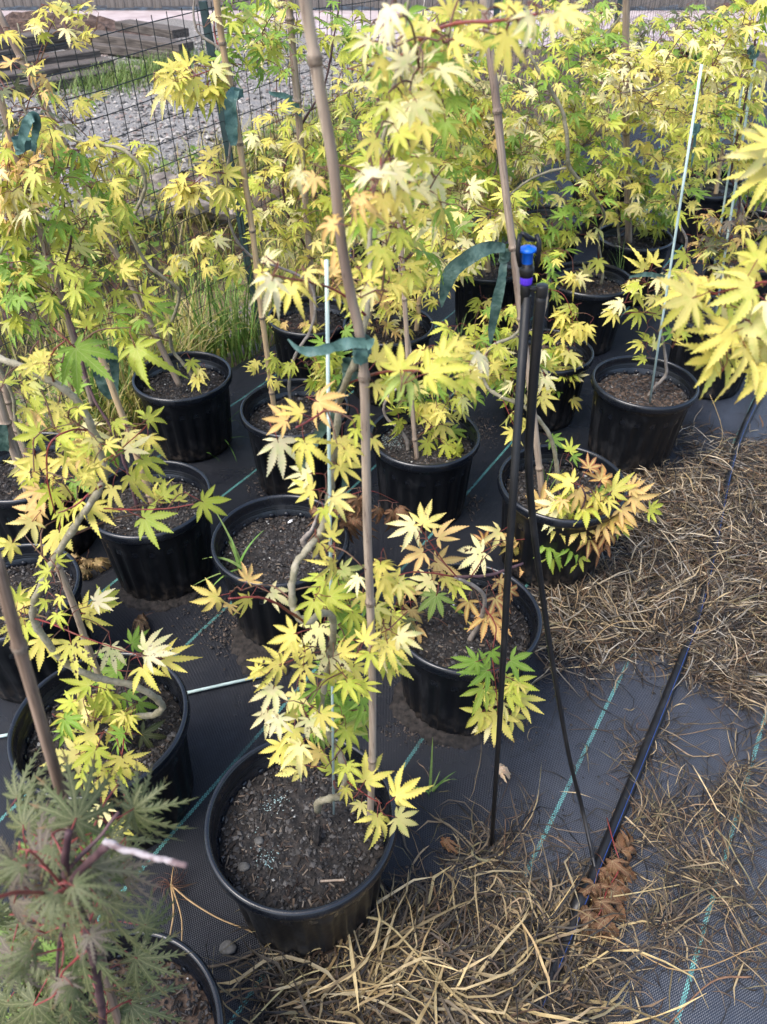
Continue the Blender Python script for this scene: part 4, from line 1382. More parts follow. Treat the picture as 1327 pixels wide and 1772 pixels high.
maple('4', 'maple_tree', 'maple whose peach and russet leaf cluster hangs over the straw by the sprinkler', 'tree', 1.79, [
    ('trunk', [(962, 850, .02, 11), (966, 838, .02, 10), (962, 800, .02, 8.5), (955, 765, .02, 8), (940, 735, .02, 8), (918, 712, .02, 8), (895, 698, .03, 7.6), (870, 688, .04, 7.2), (845, 672, .06, 6.6), (835, 640, .08, 6), (850, 600, .1, 6), (890, 580, .12, 5.6), (908, 540, .13, 4.4), (893, 480, .14, 3.8), (884, 430, .15, 3.4), (880, 380, .16, 3), (872, 320, .16, 2.2)], None),
    ('branch', [(966, 850, .0, 5), (985, 905, -.12, 5), (1003, 885, -.16, 4.4), (1013, 862, -.17, 3.6), (1008, 845, -.17, 2.6)], 'bark_dark'),
    ('branch', [(1005, 882, -.16, 2.2), (1040, 872, -.16, 1.8), (1085, 865, -.16, 1.2)], 'petiole'),
    ('branch', [(995, 898, -.15, 2.2), (960, 905, -.14, 1.8), (920, 930, -.13, 1.4), (880, 935, -.13, 1)], 'petiole'),
    ('branch', [(870, 690, .04, 2), (880, 715, .02, 1.6), (888, 735, .0, 1.2)], 'petiole'),
], T4, [(890, 650, 70, 60, 26, 48, 'ylgyc', .06, .08), (890, 735, 35, 25, 5, 46, 'y', .0, .03), (1020, 890, 75, 50, 16, 50, 'ypolg', -.12, .06), (850, 360, 60, 50, 16, 50, 'ylcy', .12, .08), (790, 600, 60, 40, 10, 48, 'lgy', .1, .06)], seed=4)

maple('6', 'maple_tree', 'maple with small serrated leaves low in the mouldy mid picture pot', 'tree', 2.03, [
    ('trunk', [(706, 780, .0, 8), (704, 762, .0, 8), (690, 742, .0, 6.5), (668, 722, .0, 6), (665, 700, .0, 6), (680, 678, .0, 5.6), (703, 658, .0, 5.2), (712, 620, .02, 4.6), (702, 560, .04, 4.2), (695, 500, .06, 4), (690, 440, .08, 3.4), (700, 380, .1, 3)], 'bark_grey'),
    ('branch', [(712, 775, -.01, 3), (730, 750, -.04, 2.2), (760, 735, -.06, 1.6), (780, 740, -.06, 1.2)], 'twig'),
], '690 728 48 80 l, 688 708 40 100 l, 752 700 52 60 y, 765 735 56 90 y, 748 720 46 100 y, 740 765 48 110 l, 770 770 50 40 l, 790 775 44 20 l, 755 785 40 60 g, 735 700 44 60 y, 716 700 40 30 l, 745 745 44 70 lg, 780 745 44 20 lg, 765 712 44 120 yc, 700 690 40 120 g, 790 690 46 90 l, 770 660 44 70 lg, 800 690 44 70 l',
      [(760, 690, 70, 35, 16, 46, 'yllg', .04, .08), (765, 420, 80, 70, 50, 48, 'ylcyg', .12, .14), (690, 490, 60, 45, 16, 42, 'yylp', .1, .1), (720, 640, 60, 40, 10, 46, 'ylg', .06, .06)], seed=6)

maple('8', 'maple_tree', 'slim dark stemmed maple leaning left against a reddish bamboo cane', 'tree', 1.71, [
    ('trunk', [(238, 880, .0, 7), (233, 860, .0, 6), (215, 800, .02, 5.5), (192, 740, .04, 5), (165, 695, .06, 5), (147, 650, .08, 4.6), (138, 600, .1, 4.4), (118, 545, .12, 4.2), (108, 500, .14, 4.2), (112, 460, .15, 4), (123, 410, .16, 3.6), (110, 350, .17, 3), (95, 290, .18, 2.4)], 'bark_dark'),
    ('branch', [(110, 478, .14, 2.2), (130, 470, .12, 1.8), (146, 455, .1, 1.5), (140, 430, .1, 1.2)], 'twig'),
    ('branch', [(112, 350, .17, 2.0), (60, 330, .1, 1.6), (0, 380, .05, 1.2), (-30, 400, .05, 1)], 'twig'),
], '268 862 44 -60 y, 285 860 40 -70 l, 100 385 62 70 g, 40 370 66 -30 g, 120 300 62 20 g, 160 345 56 80 y, 195 330 60 100 g, 60 300 60 150 l, 20 330 56 40 c, 10 350 64 100 y, 150 360 56 -40 c, 170 390 50 60 y, 100 460 54 20 l, 130 500 50 90 l, 145 500 60 -20 g',
      [(110, 340, 110, 80, 40, 54, 'lglyg', .14, .14), (130, 480, 110, 60, 24, 52, 'llyg', .12, .1), (30, 330, 50, 90, 22, 54, 'yclp', .05, .1), (40, 500, 60, 70, 14, 54, 'gl', .05, .1)], seed=8)

maple('9', 'maple_tree', 'wavy olive stemmed maple by the mesh fence with leaves over the gravel view', 'tree', 2.40, [
    ('trunk', [(334, 668, .0, 12), (332, 650, .0, 10), (318, 630, .0, 8), (298, 605, .0, 7.6), (295, 570, -.04, 7.4), (303, 540, -.08, 7), (310, 505, -.1, 6.8), (285, 482, -.12, 6.8), (258, 460, -.13, 7), (238, 430, -.14, 7), (226, 402, -.14, 7), (232, 372, -.14, 7), (250, 330, -.14, 6.8), (248, 300, -.14, 6.6), (232, 274, -.14, 6.2), (205, 256, -.13, 5.8), (165, 250, -.1, 5.2), (120, 240, -.06, 4.6), (80, 200, .0, 4), (50, 120, .0, 3.4), (30, 40, .0, 2.8)], None),
    ('branch', [(262, 470, .0, 2.4), (300, 478, -.03, 2), (330, 466, -.05, 1.6), (345, 455, -.05, 1)], 'petiole'),
    ('branch', [(60, 130, .0, 2.2), (90, 60, -.05, 2), (125, 60, -.08, 1.8), (155, 75, -.1, 1.2)], 'twig'),
    ('branch', [(80, 200, .0, 2.2), (60, 125, -.05, 1.8), (90, 40, -.08, 1.5), (110, 0, -.08, 1)], 'twig'),
    ('branch', [(165, 250, .0, 2.2), (100, 185, -.04, 1.6), (60, 120, -.05, 1.3)], 'twig'),
    ('branch', [(340, 640, -.01, 3.5), (350, 650, -.03, 2), (360, 645, -.04, 1)], 'bark_grey'),
], '345 640 38 100 y -4, 330 625 36 60 l -4, 340 655 34 90 y -6, 215 480 60 -70 y -6, 250 510 66 0 l -6, 245 455 60 -110 l, 295 460 56 20 y -6, 270 530 60 30 g, 200 540 58 -20 g, 215 560 52 60 l, 180 535 52 160 gl, 150 565 60 -80 l',
      [(130, 50, 22, 36, 9, 42, 'yc', -.09, .04), (115, 20, 60, 16, 8, 44, 'yc', -.09, .04), (40, 80, 40, 70, 7, 44, 'ylcy', -.02, .1), (190, 262, 85, 26, 22, 46, 'ylyl', -.04, .1), (150, 320, 90, 60, 26, 46, 'llgy', .0, .12), (70, 250, 70, 60, 30, 50, 'lyynp', -.05, .12),
       (190, 350, 60, 50, 12, 44, 'llgy', .06, .1), (330, 460, 40, 28, 8, 40, 'ly', -.03, .05), (110, 170, 60, 40, 8, 44, 'lyg', .0, .1), (240, 560, 60, 40, 10, 48, 'lgl', -.04, .06), (165, 430, 80, 60, 20, 44, 'lly', .0, .1)], seed=9)

maple('10', 'maple_tree', 'maple on the tan cane with yellow sprays hanging left over the mesh fence', 'tree', 2.20, [
    ('trunk', [(503, 720, .0, 8), (503, 700, .0, 7.5), (500, 665, .0, 7), (503, 635, .0, 6.6), (516, 605, .0, 6.4), (535, 575, .02, 6.2), (545, 535, .03, 6), (535, 490, .04, 5.6), (490, 465, .04, 5.4), (450, 452, .04, 5.2), (420, 430, .03, 5), (400, 395, .02, 5), (392, 340, .01, 4.8), (394, 290, .0, 4.8), (400, 240, .0, 4.6), (405, 160, .0, 4.4), (395, 110, .0, 4.2), (375, 80, .0, 4.2), (345, 58, .0, 4), (335, 30, .0, 3.6), (338, -20, .0, 3)], 'bark_grey'),
    ('branch', [(403, 128, .0, 2.2), (380, 118, -.05, 1.8), (340, 130, -.1, 1.5), (295, 145, -.14, 1)], 'petiole_bright'),
    ('branch', [(393, 300, .0, 2.2), (365, 300, -.05, 1.8), (335, 318, -.1, 1.4), (310, 330, -.12, 1)], 'petiole_bright'),
    ('branch', [(520, 605, .0, 2), (545, 620, -.03, 1.6), (555, 640, -.05, 1.2)], 'petiole'),
    ('branch', [(378, 82, .0, 2), (370, 50, .02, 1.6), (375, 20, .03, 1.2)], 'petiole'),
], '300 140 58 170 y -14, 310 150 62 120 y -12, 335 135 66 100 y -10, 325 115 56 -120 y -8, 350 110 52 -60 yl -6, 360 150 60 80 yl -8, 370 118 54 10 c -8, 285 160 52 130 c -14, 345 165 54 100 l -6, 330 160 58 90 y -10, 300 120 50 -150 y -12, 375 145 50 60 l -5, 365 30 46 -40 c -4, 385 20 46 20 l, 400 40 44 60 l\n315 325 58 130 y -10, 345 318 62 90 y -8, 330 335 58 150 y -10, 365 270 56 -100 yp -8, 390 300 54 20 yl -6, 405 330 56 60 l -4, 372 330 50 100 y -6, 350 300 54 -60 y -8, 320 310 50 -160 y -10, 402 300 46 -30 l, 380 345 46 80 l',
      [(330, 140, 60, 40, 14, 52, 'yyl', -.07, .05), (350, 310, 55, 35, 10, 50, 'yyl', -.06, .05), (560, 640, 40, 45, 22, 44, 'llyg', .0, .07), (430, 30, 60, 50, 18, 44, 'glg', .06, .08), (370, 445, 60, 40, 16, 42, 'ylc', .02, .06), (440, 90, 60, 50, 18, 46, 'glg', .06, .07), (590, 620, 40, 50, 12, 44, 'lgy', .0, .06), (470, 640, 60, 25, 10, 38, 'yl', .0, .05)], seed=10)

maple('12', 'maple_tree', 'pale yellow maple on the cane standing by the tall reeds', 'tree', 2.87, [
    ('trunk', [(535, 575, .0, 8), (538, 545, .0, 7), (545, 480, .0, 6.6), (525, 420, .0, 6.2), (500, 380, .0, 6), (490, 300, .0, 5.6), (520, 220, .0, 5.2), (560, 150, .0, 4.8), (575, 80, .0, 4.2), (585, 20, .0, 3.4), (590, -40, .0, 2.6)], 'bark_dark'),
    ('branch', [(535, 440, .0, 2.4), (475, 400, -.04, 2), (455, 360, -.06, 1.4)], 'twig'),
    ('branch', [(510, 250, .0, 2.4), (480, 200, -.02, 2), (480, 100, -.04, 1.6), (475, 30, -.05, 1.2)], 'twig'),
    ('branch', [(540, 190, .0, 2.4), (600, 160, -.02, 2), (640, 110, -.04, 1.4)], 'twig'),
], '', [(500, 570, 60, 25, 14, 32, 'ycyp', -.05, .06), (500, 360, 90, 75, 80, 42, 'yllyc', .0, .18), (490, 240, 60, 60, 36, 42, 'yylc', .0, .14), (480, 60, 50, 70, 40, 42, 'lccyg', .0, .14), (600, 230, 60, 80, 46, 44, 'llgy', .05, .16),
        (590, 60, 50, 60, 26, 42, 'glgl', .0, .14), (600, 400, 70, 70, 30, 42, 'yllg', .1, .15), (560, 480, 60, 50, 16, 38, 'ylp', .0, .1)], seed=12)

maple('11', 'maple_tree', 'small leaved maple crowded behind the front cane near two thin canes', 'tree', 2.80, [
    ('trunk', [(668, 585, .0, 8), (668, 560, .0, 7.5), (660, 500, .0, 7), (640, 440, .0, 6.6), (660, 360, .02, 6), (680, 280, .04, 5.4), (700, 200, .06, 5), (720, 100, .08, 4.4), (735, 0, .1, 3.6)], 'bark_grey'),
    ('branch', [(662, 520, .0, 2.4), (620, 480, -.05, 1.8), (590, 470, -.06, 1.2)], 'twig'),
    ('branch', [(660, 430, .0, 2.4), (720, 400, -.05, 1.8), (770, 380, -.06, 1.2)], 'twig'),
], '', [(660, 555, 55, 25, 12, 36, 'ycp', -.04, .05), (700, 510, 70, 40, 28, 38, 'yylp', -.05, .1), (740, 340, 80, 90, 60, 42, 'lgly', .1, .2), (760, 200, 60, 100, 60, 42, 'glgly', .15, .2), (780, 60, 70, 60, 50, 42, 'gllgc', .15, .2), (620, 300, 60, 90, 30, 42, 'lygl', .1, .18)], seed=11)

maple('13', 'maple_tree', 'maple with arched branches below the broad hanging tie tape', 'tree', 3.37, [
    ('trunk', [(838, 478, .0, 8), (836, 460, .0, 8), (825, 430, .0, 7), (808, 400, .0, 6.5), (812, 360, .0, 6), (840, 330, .0, 5.6), (860, 280, .0, 5.2), (850, 200, .0, 4.8), (870, 120, .0, 4.2), (880, 40, .0, 3.4)], 'bark_grey'),
    ('branch', [(812, 370, .0, 2.4), (780, 350, -.08, 1.8), (750, 360, -.1, 1.2)], 'twig'),
], '', [(820, 365, 65, 35, 30, 46, 'yclyl', -.1, .12), (790, 425, 60, 40, 26, 42, 'lyl', -.08, .12), (830, 250, 60, 80, 70, 42, 'gylgp', .05, .2), (820, 120, 50, 100, 70, 40, 'yclyw', .1, .2), (890, 400, 40, 40, 14, 40, 'lgy', -.05, .12), (860, 530, 40, 20, 5, 40, 'ly', -.2, .05)], seed=13)

maple('16', 'maple_tree', 'maple half hidden behind the sprinkler legs with small red twigs', 'tree', 2.58, [
    ('trunk', [(945, 640, .0, 9), (945, 615, .0, 8), (935, 570, .0, 7), (945, 530, .0, 5.5), (948, 495, .0, 4)], 'bark_grey'),
    ('branch', [(940, 560, .0, 2.6), (900, 580, -.06, 2.2), (850, 600, -.08, 1.8), (810, 610, -.1, 1.2)], 'bark_grey'),
    ('branch', [(948, 500, .0, 2), (975, 510, -.04, 1.8), (990, 550, -.06, 1.5), (995, 600, -.07, 1)], 'petiole'),
], '985 610 52 90 yc -8, 1000 560 46 60 y -8, 975 575 44 100 y, 980 640 44 40 y -8, 990 690 40 30 y -8, 968 670 46 60 l, 995 650 38 -30 c -8, 965 700 42 40 yl, 1000 480 44 20 yc, 990 530 44 150 l, 960 610 46 120 l',
      [(820, 610, 55, 45, 24, 46, 'lygl', -.06, .08), (955, 650, 40, 60, 22, 44, 'lylg', -.04, .08), (985, 590, 40, 60, 14, 44, 'yly', -.05, .06), (880, 560, 50, 40, 16, 42, 'lyg', .0, .08), (960, 470, 40, 40, 12, 40, 'lgy', .0, .08)], seed=16)

maple('14', 'maple_tree', 'tall maple above the brown soil pot, green below and yellow at the top', 'tree', 3.24, [
    ('trunk', [(1040, 492, .0, 10), (1043, 470, .0, 7), (1037, 430, .0, 6), (1036, 400, .0, 5.6), (1046, 370, -.05, 5.6), (1020, 330, -.12, 8), (985, 290, -.18, 10), (982, 250, -.2, 10), (975, 200, -.2, 9.4), (955, 160, -.2, 9), (930, 120, -.2, 8), (915, 90, -.2, 6)], 'bark'),
    ('branch', [(980, 290, -.18, 7), (940, 300, -.18, 6.4), (905, 318, -.18, 5), (880, 340, -.18, 4)], 'bark'),
    ('branch', [(970, 190, .06, 3.4), (945, 178, .0, 2.6), (920, 190, -.05, 1.8)], 'bark'),
    ('branch', [(985, 270, .06, 2.6), (1020, 240, .0, 2), (1050, 200, -.05, 1.4)], 'twig'),
    ('branch', [(980, 240, .06, 2.6), (1000, 160, .02, 2), (1010, 60, .0, 1.4)], 'twig'),
    ('branch', [(1046, 370, .02, 2.6), (1000, 390, -.06, 2), (960, 410, -.1, 1.4)], 'twig'),
], '1015 475 34 -60 y -4, 1035 450 36 100 l -5, 1005 480 34 160 y -4',
      [(960, 360, 90, 60, 70, 42, 'lglgy', .0, .2), (950, 420, 50, 30, 20, 40, 'gly', -.05, .1), (930, 200, 70, 90, 75, 40, 'yclgy', .0, .22), (1020, 260, 60, 80, 54, 40, 'lglyy', .02, .2), (1010, 90, 60, 80, 60, 38, 'gylg', .0, .2)], seed=14)

maple('15', 'maple_tree', 'dense bright yellow maple round the thick cane behind the sprinkler', 'tree', 3.74, [
    ('trunk', [(1072, 420, .0, 8), (1070, 400, .0, 8), (1066, 350, .0, 7), (1055, 290, .0, 6.4), (1040, 220, .0, 6), (1020, 90, .0, 5), (1050, 60, .0, 5), (1075, 25, .0, 4)], 'bark'),
    ('branch', [(1066, 340, .0, 2.6), (1100, 300, -.05, 2), (1140, 280, -.08, 1.4)], 'twig'),
    ('branch', [(1045, 230, .0, 2.6), (1090, 200, -.05, 2), (1120, 130, -.08, 1.4)], 'twig'),
    ('branch', [(1020, 90, .0, 3.5), (1045, 60, .0, 3.2), (1080, 28, .0, 2.6)], 'bark'),
], '', [(1080, 330, 80, 60, 75, 38, 'cyygl', -.05, .2), (1110, 250, 80, 60, 50, 38, 'glyly', .05, .2), (1090, 150, 90, 70, 100, 38, 'ycywl', -.05, .22), (1050, 50, 60, 50, 24, 38, 'lygc', .0, .2), (1130, 360, 40, 50, 20, 36, 'ggl', .0, .12)], seed=15)

maple('5', 'maple_tree', 'slim crooked maple along the white stake in the brown soil pot by the straw', 'tree', 2.36, [
    ('trunk', [(1122, 692, .0, 10), (1128, 675, .0, 8), (1150, 652, .0, 7), (1153, 635, .0, 7), (1149, 600, .0, 6.4), (1144, 565, .0, 6), (1150, 520, .02, 5.6), (1165, 470, .03, 5.4), (1188, 420, .04, 5.2), (1175, 385, .05, 5), (1170, 330, .05, 5), (1185, 280, .05, 4.6), (1205, 230, .05, 4.4), (1216, 180, .05, 4), (1213, 138, .04, 4)], 'bark_grey'),
    ('branch', [(1213, 138, .04, 3.8), (1200, 128, .02, 3.6), (1180, 124, .0, 3.4), (1155, 136, -.03, 3.2), (1130, 151, -.05, 3), (1100, 157, -.06, 2.6), (1074, 161, -.07, 2.2)], 'bark_grey'),
    ('branch', [(1100, 158, -.06, 1.6), (1120, 172, -.07, 1.4), (1132, 190, -.08, 1)], 'twig'),
    ('branch', [(1148, 545, .01, 2.2), (1110, 540, -.04, 1.8), (1075, 545, -.08, 1.4), (1055, 555, -.09, 1)], 'petiole'),
    ('branch', [(1150, 510, .02, 2), (1120, 490, -.03, 1.6), (1100, 480, -.05, 1)], 'petiole'),
    ('branch', [(1216, 150, .04, 2), (1240, 100, .0, 1.6), (1265, 60, -.03, 1)], 'petiole'),
    ('branch', [(1148, 590, .0, 1.6), (1125, 565, -.03, 1.4), (1110, 590, -.04, 1)], 'twig'),
], '1062 540 46 130 y -8, 1075 525 46 160 c -8, 1090 505 50 -60 yl -6, 1100 510 46 20 yl -6, 1115 465 50 -120 y -5, 1130 455 44 -60 y -5, 1140 480 50 60 c -4, 1155 480 46 40 y, 1105 540 40 100 l, 1130 545 42 -50 l, 1180 480 50 90 cp, 1195 460 46 60 y, 1185 440 46 120 l, 1120 590 36 -60 l -4, 1130 600 34 -40 l -4, 1110 595 34 160 yl -4, 1115 620 30 160 l -4, 1170 590 36 -60 yl -4, 1180 580 38 -40 l -4, 1160 575 36 150 g -4',
      [(1130, 490, 60, 30, 10, 42, 'yly', -.02, .08), (1090, 130, 50, 50, 30, 42, 'cywy', -.06, .08), (1190, 90, 70, 50, 34, 42, 'ylcy', -.02, .1), (1160, 180, 80, 40, 26, 42, 'ycy', -.02, .1), (1180, 330, 40, 40, 16, 40, 'lyg', .02, .08), (1180, 280, 50, 40, 18, 40, 'lly', .02, .1)], seed=5)

maple('17', 'maple_tree', 'maple with muted olive and pinkish leaves behind the big yellow leaves at right', 'tree', 2.87, [
    ('trunk', [(1245, 575, .0, 9), (1245, 540, .0, 7), (1250, 480, .0, 6.4), (1262, 420, .0, 6), (1280, 350, .0, 5.6), (1265, 300, .0, 5.2), (1280, 220, .0, 4.8), (1300, 120, .0, 4.2), (1310, 40, .0, 3.2)], 'bark_dark'),
    ('branch', [(1255, 450, .0, 2.4), (1220, 430, -.05, 1.8), (1190, 420, -.06, 1.2)], 'twig'),
    ('branch', [(1260, 430, .0, 2.4), (1300, 400, -.05, 1.8), (1330, 390, -.06, 1.2)], 'twig'),
    ('branch', [(1300, 120, .0, 2.4), (1260, 150, -.05, 1.8), (1225, 170, -.06, 1.2)], 'petiole'),
], '', [(1270, 405, 75, 50, 60, 42, 'nlmyp', -.02, .14), (1270, 220, 60, 60, 50, 42, 'lylgy', .0, .16), (1270, 100, 70, 60, 60, 42, 'ycyl', .0, .16), (1220, 480, 50, 30, 14, 40, 'yclp', -.02, .08), (1310, 300, 40, 50, 24, 42, 'lylg', .0, .14), (1290, 20, 60, 40, 30, 42, 'yclg', .0, .12)], seed=17)

for k, lab, Y, cl, sd, st in (
        ('18', 'yellow green maple far back at the upper right behind the white stakes', 4.46, [(1220, 200, 80, 60, 60, 32, 'lylg', .0, .25), (1210, 70, 90, 60, 60, 32, 'glnl', .0, .25), (1235, 285, 50, 30, 16, 32, 'lyg', .0, .2)], 18, [(1212, 340, .0, 8), (1214, 320, .0, 8), (1225, 260, .0, 7), (1215, 180, .0, 6), (1225, 90, .0, 5), (1220, 0, .0, 4)]),
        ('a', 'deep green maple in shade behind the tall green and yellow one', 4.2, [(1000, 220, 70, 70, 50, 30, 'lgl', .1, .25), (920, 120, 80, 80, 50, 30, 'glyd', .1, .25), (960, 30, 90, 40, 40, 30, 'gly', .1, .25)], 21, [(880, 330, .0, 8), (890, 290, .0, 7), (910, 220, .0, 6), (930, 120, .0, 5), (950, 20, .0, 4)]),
        ('b', 'yellow maple far back between the two white stakes', 3.4, [(1180, 240, 50, 50, 26, 38, 'lyl', .0, .2), (1260, 180, 60, 60, 36, 38, 'ylcl', .0, .2)], 22, [(1300, 430, .0, 8), (1290, 380, .0, 7), (1270, 300, .0, 6), (1265, 200, .0, 5), (1250, 110, .0, 4)]),
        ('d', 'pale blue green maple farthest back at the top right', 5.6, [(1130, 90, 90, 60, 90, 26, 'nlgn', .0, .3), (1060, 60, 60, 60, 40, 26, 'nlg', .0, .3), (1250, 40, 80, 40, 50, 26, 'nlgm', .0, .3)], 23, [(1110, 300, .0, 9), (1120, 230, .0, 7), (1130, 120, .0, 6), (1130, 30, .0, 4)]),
        ('c', 'yellow green maple standing between front cane and the mesh fence', 3.6, [(560, 300, 90, 80, 50, 34, 'llyg', .0, .2), (620, 140, 60, 80, 36, 34, 'glyl', .0, .2), (690, 440, 60, 40, 18, 34, 'ly', .0, .15)], 24, [(620, 500, .0, 8), (615, 440, .0, 7), (605, 340, .0, 6), (600, 220, .0, 5), (610, 110, .0, 4)]),
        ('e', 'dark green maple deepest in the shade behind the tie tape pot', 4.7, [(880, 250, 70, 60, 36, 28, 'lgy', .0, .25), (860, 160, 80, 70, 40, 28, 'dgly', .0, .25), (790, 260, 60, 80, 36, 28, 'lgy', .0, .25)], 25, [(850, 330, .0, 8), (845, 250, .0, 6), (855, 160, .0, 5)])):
    maple(k, 'maple_tree', lab, 'tree', Y, [('trunk', st, 'bark')], '', cl, seed=sd)

maple('20', 'maple_tree', 'yellowing maple at the left edge with withered brown leaf tips by two canes', 'tree', 1.86, [
    ('trunk', [(60, 830, .0, 9), (58, 810, .0, 8), (30, 740, .02, 7), (20, 680, .02, 6.4), (-20, 600, .02, 6), (-30, 500, .0, 5.6), (10, 420, -.05, 5), (40, 330, -.08, 4.4), (60, 260, -.1, 3.8), (40, 180, -.1, 3.2)], 'bark'),
    ('branch', [(10, 700, .02, 3), (-20, 690, .0, 2.4), (-50, 700, .0, 2)], 'bark_grey'),
], '15 690 50 60 g, 60 690 52 80 l, 45 705 46 100 y, 60 715 48 90 p, 30 470 60 30 y, 20 500 66 20 yl, 30 440 58 0 l, 0 480 60 30 g',
      [(40, 250, 60, 60, 24, 54, 'lypyn', -.08, .1), (20, 340, 50, 60, 20, 56, 'ycpl', -.08, .08), (30, 160, 50, 60, 12, 50, 'nlyp', -.08, .1), (20, 470, 40, 50, 14, 58, 'ygl', -.05, .08), (15, 530, 30, 30, 6, 58, 'gl', -.04, .05)], seed=20)

# tree whose branches reach in from beyond the right edge; its stem stands outside the view
rbase = Vector((1.22, .80, 0))
maple('R', 'maple_tree', 'maple beyond the right edge reaching in with very large clear yellow leaves', 'tree', .72, [
    ('trunk', [(1900, 1500, .0, 14), (1860, 1200, .0, 12), (1800, 900, .0, 10), (1700, 640, .0, 8), (1620, 400, .0, 7), (1560, 150, .0, 5)], None),
    ('branch', [(1700, 640, .0, 6), (1560, 560, .0, 5), (1450, 545, .0, 4), (1360, 560, .0, 2.8), (1290, 560, .0, 2), (1240, 570, .0, 1.3)], 'bark'),
    ('branch', [(1640, 450, .0, 5), (1500, 480, -.02, 4), (1400, 490, -.02, 2.6), (1320, 488, -.02, 1.8), (1230, 510, -.02, 1.2)], 'petiole'),
    ('branch', [(1600, 330, .0, 4), (1480, 280, .0, 3), (1390, 270, .0, 2), (1340, 275, .0, 1.4)], 'bark'),
], '''1330 262 108 175 yc, 1345 290 120 160 y, 1330 305 100 150 yl, 1340 250 100 -150 yc
1268 575 132 150 y -4, 1255 590 120 -80 yc -3, 1235 620 110 160 y -3, 1245 605 100 110 l -2, 1290 600 104 60 yc -5, 1320 590 110 40 yc -4, 1300 560 110 30 yc -4, 1310 620 96 80 y -2, 1330 640 90 100 yl
1200 515 104 160 yc -4, 1195 520 90 100 yl -2, 1225 500 96 -140 y -2, 1280 500 90 170 yl, 1310 470 100 -160 y, 1300 500 104 170 yl, 1325 520 96 40 yc -4, 1290 535 80 20 yc -2, 1310 450 84 -60 yl, 1265 520 80 100 lg, 1330 560 90 20 yc''',
      [(1330, 550, 40, 90, 10, 92, 'yyl', .06, .05)], seed=31, base=rbase, group='potted Japanese maples')

# dried leaf sprig hanging on the dead stub
maple('7', 'dead_stub', 'dead grey graft stub with withered brown leaves in the crabgrass pot', 'stub', 1.54, [
    ('trunk', [(528, 945, -.06, 10), (524, 935, -.06, 9), (532, 925, -.05, 8), (540, 915, -.04, 6), (548, 895, -.03, 4.6), (552, 880, -.03, 3.6)], 'bark_grey'),
    ('branch', [(552, 882, -.03, 2), (575, 870, .0, 1.8), (610, 855, .03, 1.5), (645, 850, .06, 1.2), (690, 870, .1, 1)], 'petiole'),
], '548 880 42 100 b, 555 890 36 60 b, 600 870 40 80 b 4, 620 862 44 100 b 4, 618 885 44 120 b 4, 632 855 36 60 b 4, 600 905 44 90 b 4, 655 880 34 90 b 8, 680 885 36 100 b 8, 690 880 34 60 b 8, 610 895 40 70 b 3, 586 880 34 120 b 3, 672 900 30 100 b 8',
      seed=37, group=None)

# feathery laceleaf in front ----------------------------------------------------
LL = '''
130 1420 210 -60 mn -2, 75 1490 190 -120 m -4, 25 1560 200 130 m -7, 152 1502 200 90 n -3, 155 1500 180 20 mn -4, 228 1402 170 50 n 2, 230 1400 150 -20 n 2, 105 1490 170 160 n 2, 142 1622 190 80 n -3, 68 1660 180 120 n 0
98 1690 170 60 n -2, 60 1735 200 120 nm -4, 20 1650 170 100 m -6, 235 1657 160 30 n 3, 225 1735 170 50 n 3, 40 1430 150 -90 n 3, 20 1490 160 170 m 0, 185 1560 190 70 n -2, 170 1690 160 100 n 3, 250 1600 130 20 n 3
110 1570 170 140 n 4, 50 1600 170 160 n 5, 200 1750 160 90 n 2, 120 1750 180 110 n -2, 15 1730 170 130 n 2, 215 1500 150 60 m -1, 90 1440 150 -140 n 5, 190 1450 150 20 n 4, 240 1690 120 60 n 5, 30 1380 130 -60 n 6
'''
maple('23', 'laceleaf_maple', 'feathery grey green laceleaf maple with red leaf stalks in the near left corner', 'tree', .37, [
    ('trunk', [(195, 1860, -.02, 7), (180, 1790, -.03, 6.5), (172, 1720, -.04, 6), (160, 1650, -.05, 5.6), (140, 1580, -.06, 5.2), (120, 1540, -.06, 4.8), (112, 1500, -.06, 4.4), (118, 1440, -.06, 4)], 'bark_dark'),
    ('branch', [(118, 1530, -.06, 4), (150, 1495, -.07, 4.2), (185, 1462, -.08, 4.6)], 'bark_dark'),
    ('branch', [(178, 1455, -.08, 3.6), (210, 1468, -.085, 3.4), (250, 1480, -.09, 3.2), (290, 1490, -.095, 3.1), (324, 1499, -.10, 3.0)], 'bark_white'),
    ('branch', [(140, 1540, -.06, 2.2), (80, 1545, -.1, 1.9), (30, 1545, -.13, 1.7), (-30, 1560, -.15, 1.6)], 'petiole_bright'),
    ('branch', [(120, 1500, -.06, 2.6), (170, 1450, -.04, 2.2), (205, 1405, -.02, 1.8)], 'bark_dark'),
    ('branch', [(155, 1640, -.05, 1.9), (110, 1680, -.06, 1.6), (95, 1720, -.07, 1.4), (60, 1740, -.08, 1.1)], 'petiole_bright'),
    ('branch', [(110, 1600, -.06, 2.6), (100, 1650, -.06, 2.2), (98, 1695, -.06, 1.8)], 'bark_dark'),
    ('branch', [(176, 1760, -.03, 2.4), (205, 1740, -.02, 1.8), (228, 1730, -.01, 1.2)], 'petiole'),
    ('branch', [(130, 1560, -.06, 1.6), (80, 1500, -.08, 1.4), (50, 1470, -.1, 1)], 'petiole_bright'),
], LL, [(90, 1600, 115, 160, 22, 140, 'nnnd', .05, .06), (85, 1590, 90, 130, 16, 150, 'nnmn', -.07, .04)], seed=41, twig='petiole_bright', meshset=LACE, group=None, shrink=.74)

